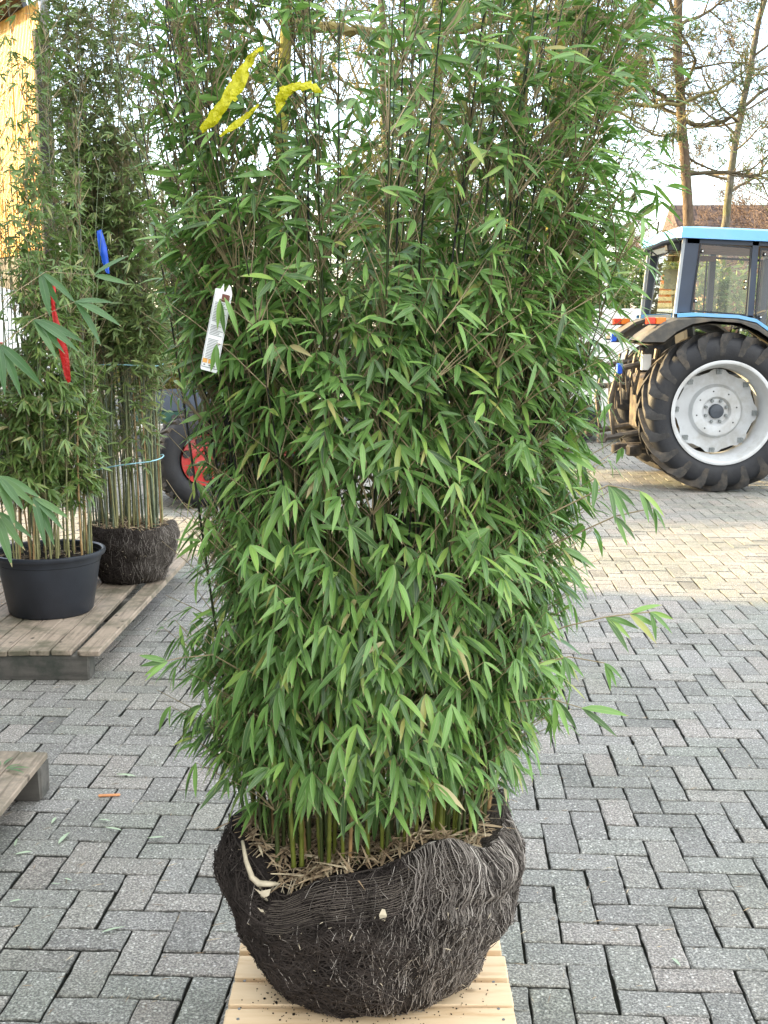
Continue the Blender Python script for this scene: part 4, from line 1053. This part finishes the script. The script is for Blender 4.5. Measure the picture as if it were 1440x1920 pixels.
# ------------------------------------------------------------------ small machine with red hub behind the bamboo on the left
MX, MY = -1.60, 10.03
mc = thing('yard_loader', 'small grey yard machine with a red hubbed tyre behind the bamboo stems', 'loader', (MX - .2, MY + .4, 0))
m = MB(); rings = []
for i in range(13):
    a = math.pi * i / 12; rings.append([(MX - .26 - .36 * math.cos(a), MY + .30, .86 + .20 * math.sin(a) ** .8), (MX - .26 - .34 * math.cos(a), MY + 1.0, .86 + .15 * math.sin(a) ** .8)])
m.quad_strip(rings, False); b0 = len(m.v)
m.v += [r[0] for r in rings]; m.f.append(tuple(range(b0, b0 + 13)))
hd = build('hood', m, MAT['dgrey'], mc)
m = MB(); m.box((MX - .26, MY + .62, .80), (.78, .62, .115), 0, .01); build('green_panel', m, M('green_panel', (.05, .13, .10), .35), mc)
m = MB(); m.box((MX - .22, MY + .60, .70), (.90, .64, .085), 0, .01); build('white_panel', m, MAT['white'], mc)
m = MB(); m.box((MX - .24, MY + .60, .545), (.84, .60, .22), 0, .015); bk = build('body', m, MAT['grey'], mc)
m = MB(); m.box((MX - .50, MY + .296, .555), (.085, .006, .014)); build('plate', m, MAT['white'], bk)
m = MB(); m.box((MX - .2, MY + .7, .30), (.8, .5, .26), 0, .02); build('chassis', m, MAT['rubber'], mc)
ax = Vector((.45, -.89, 0))
for (wx, wy) in ((MX - .0, MY + .16), (MX + .62, MY + .75)):
    m = MB(); c = Vector((wx, wy, .435)); 
    m.lathe([(.06, -.03), (.09, -.01), (.12, -.04), (.215, -.05), (.225, .02), (.23, .05)], c, tuple(ax), 40, cap0=True)
    wh = build('wheel', m, MAT['red'], mc, autosmooth=40)
    m = MB(); m.lathe([(.225, .0), (.25, .045), (.31, .06), (.37, .05), (.405, .02), (.42, -.03), (.425, -.13), (.42, -.22), (.39, -.27), (.29, -.28), (.22, -.24)], c, tuple(ax), 56); ty = build('tyre', m, MAT['tyre'], wh, smooth=True)
    lg = MB(); u = ax.orthogonal().normalized(); w = ax.cross(u)
    for k in range(26):
        for sd, of in ((-.02, 0), (-.22, .12)):
            a = 2 * math.pi * k / 26 + of; rr = [Vector(), Vector(), Vector(), Vector()]
            secs = []
            for h, da in ((sd + (.03 if sd > -.1 else -.03), 0), (-.12, .10 if sd > -.1 else .10)):
                q = lambda r, b: c + ax * h + (u * math.cos(b) + w * math.sin(b)) * r
                secs.append([q(.40, a + da - .05), q(.40, a + da + .05), q(.442, a + da + .04), q(.442, a + da - .04)])
            lg.quad_strip(secs, True, True, True)
    build('tread_lugs', lg, MAT['lug'], ty)
    for k in range(6):
        m = MB(); a = 2 * math.pi * k / 6; m.lathe([(.002, .0), (.035, .0), (.04, -.03)], c + (u * math.cos(a) + w * math.sin(a)) * .165 + ax * -.03, tuple(ax), 12)
        build('hub_hole', m, MAT['rubber'], wh)
# ------------------------------------------------------------------ buildings
# corrugated yellow warehouse at the left
def yellow_shed():
    x1, y1 = -4.56, 16.0; nx, ny = -.80, -.60          # wall runs from its right corner to the left, turned towards the sun
    dx, dy = -.60, .80
    t = thing('warehouse', 'yellow corrugated warehouse with a dark roof edge at the upper left', 'warehouse', (x1 - 3, y1 + 3, 0))
    m = MB(); n = 640; wlen = 9.0; top = []; bot = []
    for i in range(n + 1):
        s = wlen * i / n; off = [0, .02, .02, 0][i % 4]
        top.append((x1 + dx * s + nx * off, y1 + dy * s + ny * off, 5.86)); bot.append((x1 + dx * s + nx * off, y1 + dy * s + ny * off, 2.62))
    m.quad_strip([bot, top], False); build('wall', m, MAT['corr'], t)
    ex, ey = x1 + dx * wlen, y1 + dy * wlen; bx, by = -1.5, 5.0
    m = MB(); m.quad_strip([[(x1, y1, 0), (ex, ey, 0), (ex + bx, ey + by, 0), (x1 + bx, y1 + by, 0)], [(x1, y1, 2.60), (ex, ey, 2.60), (ex + bx, ey + by, 2.60), (x1 + bx, y1 + by, 2.60)]], True, True, True); build('base_wall', m, MAT['dark'], t)
    m = MB(); o = .06; m.quad_strip([[(x1 - nx * o, y1 - ny * o, 2.60), (ex - nx * o, ey - ny * o, 2.60), (ex + bx, ey + by, 2.60), (x1 + bx, y1 + by, 2.60)], [(x1 - nx * o, y1 - ny * o, 5.84), (ex - nx * o, ey - ny * o, 5.84), (ex + bx, ey + by, 5.84), (x1 + bx, y1 + by, 5.84)]], True, False, False); build('side_wall', m, MAT['dark'], t)
    m = MB(); q = .35
    a = [(x1 + nx * q - dx * .25, y1 + ny * q - dy * .25), (ex + nx * q, ey + ny * q), (ex + bx, ey + by), (x1 + bx - dx * .25, y1 + by - dy * .25)]
    m.quad_strip([[(p[0], p[1], 5.865) for p in a], [(p[0], p[1], 6.15) for p in a]], True, True, True); build('roof', m, MAT['dark'], t)
    m = MB(); m.tube([(x1 + nx * .06 - dx * .10, y1 + ny * .06 - dy * .10, 0), (x1 + nx * .06 - dx * .10, y1 + ny * .06 - dy * .10, 5.45)], .07, 10); m.box((x1 - dx * .02 + .04, y1 - dy * .02 - .01, 4.05), (.16, .12, 2.85), math.atan2(dy, dx)); build('corner_post', m, MAT['dark'], t)
    m = MB(); gx, gy = x1 + .12, y1 - .15; m.tube([(gx, gy, 5.55), (gx, gy, 6.0)], .07, 12); m.tube([(gx, gy, 5.57), (gx - .12, gy + .15, 5.35), (gx - .12, gy + .17, .1)], .055, 12); build('rain_pipe', m, MAT['pipe'], t, smooth=True)
yellow_shed()
def plain_house(name, label, cat, x0, x1, y0, y1, h, ridge, wallm, roofm, win=True):
    t = thing(name, label, cat, ((x0 + x1) / 2, (y0 + y1) / 2, 0))
    m = MB(); m.quad_strip([[(x0, y0, 0), (x1, y0, 0), (x1, y1, 0), (x0, y1, 0)], [(x0, y0, h), (x1, y0, h), (x1, y1, h), (x0, y1, h)]], True, True, True); build('wall', m, MAT[wallm], t)
    m = MB(); e = .4; ym = (y0 + y1) / 2
    m.quad_strip([[(x0 - e, y0 - e, h), (x0 - e, ym, h + ridge), (x0 - e, y1 + e, h)], [(x1 + e, y0 - e, h), (x1 + e, ym, h + ridge), (x1 + e, y1 + e, h)]], True, True, True); rf = build('roof', m, MAT[roofm], t)
    m = MB(); m.box(((x0 + x1) / 2 + 1.5, ym + .3, h + ridge + .2), (.6, .6, .9)); build('chimney', m, MAT[wallm], rf)
    if win:
        for k in range(3):
            m = MB(); xx = x0 + (x1 - x0) * (k + .5) / 3; m.box((xx, y0 - .02, 1.5), (1.1, .06, 1.2), 0, .01); w = build('window', m, MAT['white'], t)
            m = MB(); m.box((xx, y0 - .052, 1.5), (.95, .01, 1.05)); build('pane', m, MAT['rubber'], w)
    return t
plain_house('house', 'distant brick house with a brown tiled roof behind the tractor', 'house', 12.4, 24, 45, 54, 3.0, 3.6, 'plaster', 'tiles')
# added unseen sheds left of the yard, shaped to shade foreground and tractor
def shade_caster(label, x0, x1, y0, y1, h):
    t = thing('shade_caster', label, 'shade_caster', ((x0 + x1) / 2, (y0 + y1) / 2, 0))
    m = MB(); m.quad_strip([[(x0, y0, 0), (x1, y0, 0), (x1, y1, 0), (x0, y1, 0)], [(x0, y0, h), (x1, y0, h), (x1, y1, h), (x0, y1, h)]], True, True, True); build('wall', m, MAT['dark'], t)
    m = MB(); e = .25; m.box(((x0 + x1) / 2, (y0 + y1) / 2, h + .1), (x1 - x0 + e, y1 - y0 + e * .2, .19)); build('roof', m, MAT['grey'], t)
    m = MB(); m.box((x1 + .015, (y0 + y1) / 2, 1.5), (.03, min(3.2, (y1 - y0) * .5), 3.0), 0, .005); d = build('door', m, MAT['grey'], t)
    m = MB(); m.box((x1 + .05, (y0 + y1) / 2 + .5, 1.2), (.04, .05, .3), 0, .008); build('handle', m, MAT['pipe'], d)
SHA = (-12.0, -4.6, -9.0, 9.3)
SHB = (-12.0, -9.5, 14.6, 16.6)
shade_caster('added long dark shade caster left of the yard, outside the view', *SHA, 7.0)
shade_caster('added small dark shade caster between the long one and the warehouse, outside the view', *SHB, 4.2)

# ---- pale van at far left, white trailer and crate behind the tractor
vt = thing('van', 'white van partly hidden behind the potted bamboo at the left edge', 'van', (-4.35, 11.8, 0))
m = MB(); prof = [(-5.6, .35), (-3.42, .35), (-3.36, .9), (-3.42, 1.15), (-3.75, 1.30), (-4.1, 2.0), (-4.35, 2.08), (-5.6, 2.08)]
m.prism(prof, 'y', 11.2, 12.9); build('body', m, MAT['white'], vt)
m = MB(); m.prism([(-3.82, 1.30), (-4.12, 1.92), (-4.75, 1.92), (-4.75, 1.30)], 'y', 11.19, 11.197); build('window', m, MAT['rubber'], vt)
for x in (-3.85, -5.2):
    m = MB(); m.lathe([(.002, -.01), (.18, -.01), (.19, .0), (.32, .0), (.33, .04), (.33, .2)], (x, 11.2, .33), (0, 1, 0), 32); build('wheel', m, MAT['tyre'], vt, autosmooth=40)
for z in (1.06, 1.42):
    m = MB(); m.box((-3.62 - (z - 1.06) * .3, 11.185, z), (.10, .02, .10), 0, .01); build('red_reflector', m, MAT['red'], vt)
tl = thing('trailer', 'white box trailer parked behind the tractor rear', 'trailer', (3.2, 16.600, 0))
m = MB(); m.box((3.15, 16.600, 1.12), (1.75, 1.2, 1.45), 0, .03); build('body', m, MAT['white'], tl)
m = MB(); m.box((3.15, 15.985, .42), (1.8, .02, .06), 0, .004); build('rail', m, MAT['bolt'], tl)
for x in (2.7, 3.6):
    m = MB(); m.lathe([(.002, -.01), (.16, -.01), (.17, .0), (.29, .0), (.30, .04), (.30, .18)], (x, 15.950, .30), (0, 1, 0), 28); build('wheel', m, MAT['tyre'], tl, autosmooth=40)
m = MB(); m.tube([(3.08, 16.300, 1.85), (3.08, 16.300, 2.35), (3.02, 16.300, 2.45), (2.90, 16.300, 2.44)], .035, 8); build('vent_pipe', m, MAT['white'], tl, smooth=True)
ct = thing('crate', 'pale slatted crate standing on the white trailer', 'crate', (3.93, 16.400, 1.845))
m = MB(); m.box((4.32, 16.600, .925), (.55, 1.2, 1.84), 0, .02)
for k in range(4):
    m2 = MB(); m2.box((3.96, 16.250, 1.90 + k * .085), (.36, .03, .055), 0, .004); build('slat', m2, MAT['slat'], ct)
    m2 = MB(); m2.box((3.96, 16.620, 1.90 + k * .085), (.36, .03, .055), 0, .004); build('slat', m2, MAT['slat'], ct)
for x in (3.80, 4.12):
    for y in (16.280, 16.59):
        m2 = MB(); m2.box((x, y, 2.02), (.03, .03, .35), 0, .003); build('post', m2, MAT['rubber'], ct)
m2 = MB(); m2.box((3.96, 16.440, 1.865), (.36, .36, .02), 0, .002); build('base_board', m2, MAT['slat'], ct)
m2 = MB(); m2.box((3.95, 16.430, 2.06), (.17, .12, .36), 0, .03); m2.tube([(3.88, 16.430, 2.25), (3.90, 16.430, 2.30), (4.0, 16.430, 2.30), (4.02, 16.430, 2.25)], .018, 8)
jc = build('jerry_can', m2, MAT['jerry'], loc=(3.95, 16.430, 1.875), autosmooth=40); tag(jc, 'orange jerry can standing in the slatted crate', 'jerry can')

# ------------------------------------------------------------------ trees and hedges
YS = 1.47
def tree(name, label, base, path, r0, r1, seed, bark, twig, limbs=12, lstart=.35, llen=(1.2, 2.6), up=.45, sub=6, twg=6, twl=5, group=None, moss=False, extra=None, tw_min=.0055, sides=10, needles=0):
    rng = random.Random(seed); ys = lambda p: (p[0], p[1] * YS, p[2]); base = ys(base); path = [ys(p) for p in path]; extra = [(a, [ys(p) for p in q], b, c) for a, q, b, c in extra or []]
    root = thing(name, label, 'tree', base, group)
    tk, br = MB(), MB(); tip = []
    P = [Vector(p) for p in path]
    def along(t):
        f = t * (len(P) - 1); k = min(int(f), len(P) - 2); return P[k].lerp(P[k + 1], f - k)
    fine = [along(i / 24) + Vector((rng.gauss(0, r0 * .10), rng.gauss(0, r0 * .10), 0)) for i in range(25)]
    tk.tube(fine, [r0 * (1.35 if i == 0 else 1.12 if i == 1 else 1) + (r1 - r0) * i / 24 for i in range(25)], sides)
    def limb(mb, p, d, ln, r, lvl):
        n = 6 if lvl < 2 else 4; pts = [p.copy()]; cur = p.copy(); d = d.copy()
        for i in range(n):
            d = (d + Vector((rng.gauss(0, .20), rng.gauss(0, .20), rng.gauss(.04, .16)))).normalized(); cur = cur + d * ln / n; pts.append(cur.copy())
        rad = [max(tw_min, r * (1 - .75 * i / n)) for i in range(n + 1)]
        mb.tube(pts, rad, 7 if lvl == 0 else 4 if lvl == 1 else 3, False)
        cnt = (sub, twg, twl, 0)[lvl]
        for c in range(cnt):
            t = rng.uniform(.25, 1.0); f = t * n; k = min(int(f), n - 1); q = pts[k].lerp(pts[k + 1], f - k)
            dd = (pts[k + 1] - pts[k]).normalized(); a = dd.orthogonal(); a.rotate(Matrix.Rotation(rng.uniform(0, 6.28), 3, dd)); 
            nd = (dd * .8 + a * rng.uniform(.5, 1.1) + Vector((0, 0, .12))).normalized()
            limb(br, q, nd, ln * rng.uniform(.32, .62), max(tw_min, r * .45), lvl + 1)
        if needles and lvl >= 2: tip.append((pts[-1], d))
    if extra:
        for (p0, pts, ra, rb_) in extra:
            pp = [Vector(p) for p in pts]; ff = []
            for i in range(len(pp) - 1):
                for j in range(4): ff.append(pp[i].lerp(pp[i + 1], j / 4) + Vector((rng.gauss(0, .02), rng.gauss(0, .02), rng.gauss(0, .02))))
            ff.append(pp[-1]); br.tube(ff, [ra + (rb_ - ra) * i / (len(ff) - 1) for i in range(len(ff))], 8)
            for k in range(9):
                q = ff[rng.randint(3, len(ff) - 1)]; d = Vector((rng.gauss(0, 1), rng.gauss(0, .7), rng.uniform(-.4, 1))).normalized(); limb(br, q, d, rng.uniform(.6, 1.3), rb_ * .6, 1)
    for i in range(limbs):
        t = lstart + (1 - lstart) * (i + rng.random()) / limbs; q = along(t); a = rng.uniform(0, 6.28)
        d = Vector((math.cos(a), math.sin(a), up + rng.gauss(0, .3))).normalized(); r = (r0 + (r1 - r0) * t) * rng.uniform(.25, .5)
        limb(br, q, d, rng.uniform(*llen) * (1.15 - .5 * t), r, 0)
    build('trunk', tk, MAT[bark], root, smooth=True); cr = build('crown', br, MAT[twig], root, smooth=True)
    if needles:
        LP, LD, LN, LL, LW = [], [], [], [], []
        for (p, d) in tip:
            for j in range(needles):
                v = Vector((rng.gauss(0, .6), rng.gauss(0, .6), rng.gauss(.25, .5))) + d * .8; v.normalize()
                LP.append(tuple(p - d * rng.uniform(0, .18))); LD.append(tuple(v)); LN.append((rng.gauss(0, 1), rng.gauss(0, 1), 1)); LL.append(rng.uniform(.06, .13)); LW.append(.016)
        leaves_mesh('needles', LP, LD, LN, LL, LW, MAT['needle'], cr, .1, 4)
    return root
mm = 'bark_moss'
tree('bare_tree', 'mossy bare tree with a straight trunk above the middle of the bamboo', (2.05, 13, 0), [(2.05, 13, 0), (2.10, 13, 3), (2.22, 13, 6), (2.3, 13, 9)], .15, .06, 101, mm, 'twigs_moss', 14, .38, (1.5, 3.0))
tree('bare_tree', 'mossy forked tree right of centre with thick limbs rising to the right', (2.75, 13, 0), [(2.72, 13, 0), (2.74, 13, 3), (2.78, 13, 6), (2.8, 13, 9)], .15, .08, 102, mm, 'twigs_moss', 9, .4, (1.5, 2.6),
     extra=[(0, [(2.82, 13, 4.3), (3.08, 13.05, 5.2), (3.13, 13, 6.4), (3.15, 13, 8)], .17, .10), (0, [(3.12, 13.0, 5.1), (3.45, 12.95, 5.55), (3.75, 12.9, 6.0), (4.3, 12.8, 6.7), (5.2, 12.6, 7.6)], .085, .04), (0, [(3.1, 13.1, 5.6), (3.5, 13.1, 6.0), (4.0, 13.2, 6.5), (4.6, 13.3, 7.2)], .07, .03), (0, [(3.1, 12.95, 4.9), (3.4, 12.9, 4.85), (3.9, 12.8, 5.05), (4.6, 12.7, 5.0), (5.3, 12.5, 5.3)], .05, .02)])
tree('pine_tree', 'straight slender pine with a bare orange brown trunk above the tractor cab', (5.6, 15, 0), [(5.78, 15, 0), (5.70, 15, 3.5), (5.36, 15, 6.8), (5.3, 15, 10)], .115, .07, 103, 'bark_pine', 'twigs', 20, .42, (1.4, 3.0), up=.05, sub=5, twg=5, twl=4, needles=4,
     extra=[(0, [(5.4, 15, 5.6), (5.0, 14.9, 5.85), (4.6, 14.8, 5.9), (4.2, 14.7, 5.75), (3.8, 14.6, 5.5)], .05, .02), (0, [(5.5, 15, 5.35), (5.8, 15, 5.25), (6.3, 15, 5.35), (6.9, 15, 5.8), (7.4, 15, 6.1)], .05, .025)])
tree('bare_tree', 'thin grey bare tree at the right edge above the tractor roof', (7.3, 17, 0), [(7.2, 17, 0), (7.22, 17, 3.5), (7.38, 17, 5.5), (7.62, 17, 7.0), (8.0, 17, 9.5)], .10, .05, 104, 'bark_birch', 'twigs', 22, .34, (1.4, 3.2), sub=6, twg=6, twl=5, tw_min=.0055)
tree('bare_tree', 'mossy bare tree left of centre with a long level limb reaching right', (-1.45, 11, 0), [(-1.5, 11, 0), (-1.45, 11, 3), (-1.33, 11, 5.4), (-1.2, 11, 9)], .12, .06, 105, mm, 'twigs_moss', 9, .45, (1.2, 2.4),
     extra=[(0, [(-1.35, 11, 5.65), (-1.05, 10.95, 5.55), (-.55, 10.9, 5.52), (-.15, 10.85, 5.42), (.4, 10.8, 5.42), (1.2, 10.7, 5.46), (1.9, 10.6, 5.62)], .085, .045)])
tree('bare_tree', 'dark leaning bare tree behind the narrow bamboo at upper left', (-2.4, 12.5, 0), [(-2.35, 12.5, 0), (-2.6, 12.5, 3), (-2.95, 12.5, 5.2), (-3.3, 12.5, 7.0), (-3.6, 12.5, 9)], .14, .08, 106, 'bark_dark', 'twigs', 12, .4, (1.3, 2.6),
     extra=[(0, [(-2.95, 12.5, 5.3), (-3.5, 12.4, 5.75), (-4.2, 12.3, 5.95), (-4.9, 12.3, 6.2)], .05, .02)])
tree('bare_tree', 'upright bare tree with a mossy trunk just right of the picture middle', (.85, 14, 0), [(.85, 14, 0), (.88, 14, 3.5), (.92, 14, 7), (.95, 14, 10)], .14, .07, 107, mm, 'twigs_moss', 14, .36, (1.4, 2.8))
tree('bare_tree', 'slender bare tree with a pale trunk standing behind the level limb', (.0, 16, 0), [(.0, 16, 0), (.05, 16, 4), (-.05, 16, 7.5), (.0, 16, 10)], .09, .05, 108, 'bark_birch', 'twigs', 14, .36, (1.3, 2.6))
# ivy-covered stump of foliage behind the bamboo top, and the hedges
def foliage_mass(name, label, cat, boxes, n, leaf, mat_, seed, stems=8):
    boxes = [((c[0], c[1] * YS, c[2]), r) for c, r in boxes]
    rng = random.Random(seed); t = thing(name, label, cat, boxes[0][0])
    LP, LD, LN, LL, LW = [], [], [], [], []; st = MB()
    for (c, rad) in boxes:
        clumps = [(Vector((c[0] + rng.uniform(-1, 1) * rad[0], c[1] + rng.uniform(-1, 1) * rad[1], c[2] + rng.uniform(0, 1) * rad[2])), rng.uniform(.18, .42)) for _ in range(max(10, int(rad[0] * rad[2] * 20)))]
        for k in range(stems): 
            x, y = c[0] + rng.uniform(-.9, .9) * rad[0], c[1] + rng.uniform(-.6, .6) * rad[1]; st.tube([(x, y, c[2] - .02), (x + rng.gauss(0, .1), y, c[2] + rad[2] * .5), (x + rng.gauss(0, .25), y, c[2] + rad[2] * .95)], [.03, .02, .008], 5)
        for i in range(n):
            q, r = rng.choice(clumps); v = Vector((rng.gauss(0, 1), rng.gauss(0, 1), rng.gauss(0, 1))).normalized() * r * rng.random() ** .35
            p = q + v
            if p.z < c[2] + .02: continue
            LP.append(tuple(p)); d = (v.normalized() + Vector((rng.gauss(0, .6), rng.gauss(0, .6), rng.gauss(.1, .6)))).normalized(); LD.append(tuple(d)); LN.append((rng.gauss(0, .6), rng.gauss(-.3, .6), 1)); l = rng.uniform(*leaf); LL.append(l); LW.append(l * rng.uniform(.3, .5))
    build('stems', st, MAT['bark_dark'], t, smooth=True)
    leaves_mesh('foliage', LP, LD, LN, LL, LW, MAT[mat_], t, .2, 4)
    return t
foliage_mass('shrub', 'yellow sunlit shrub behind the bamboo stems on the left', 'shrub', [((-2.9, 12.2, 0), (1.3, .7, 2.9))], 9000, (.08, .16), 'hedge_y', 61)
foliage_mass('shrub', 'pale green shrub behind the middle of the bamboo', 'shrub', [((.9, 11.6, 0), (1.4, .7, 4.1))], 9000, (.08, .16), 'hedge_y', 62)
foliage_mass('hedge', 'tall green hedge seen through the tractor cab windows', 'hedge', [((6.6, 15.0, 0), (3.4, .8, 2.75))], 15000, (.09, .18), 'hedge_g', 63, 14)
foliage_mass('hedge', 'dark green hedge behind the white trailer', 'hedge', [((3.0, 14.4, 0), (1.6, .7, 2.6))], 9000, (.09, .18), 'hedge_g', 64, 10)
foliage_mass('hedge', 'low green hedge across the far left of the yard', 'hedge', [((-4.6, 16, 0), (3.2, .7, 2.2))], 9000, (.1, .2), 'hedge_g', 65, 10)
# far row of reddish bare trees
RG = 'reddish bare trees along the far edge'
proto = tree('bare_tree', 'reddish brown bare tree in the hazy far row', (13, 27, 0), [(13, 27, 0), (13, 27, 3), (13.1, 27, 6.5)], .14, .04, 120, 'bark_dark', 'twigs_red', 18, .15, (1.6, 3.2), sub=7, twg=6, twl=4, group=RG, tw_min=.007)
far = [(9.5, 28), (16, 30), (19.5, 32), (6, 30), (2.5, 31), (-1.5, 30), (-5, 32), (-8.5, 31), (-12, 30), (23, 34), (11, 36), (0.5, 36), (-3.5, 37), (5, 38)]
for i, (x, y) in enumerate(far):
    c = copy_tree(proto); c.location = (x, y * YS, 0); s = .8 + .4 * ((i * 37) % 10) / 10; c.scale = (s, s, s); c.rotation_euler = (0, 0, i * 2.4)
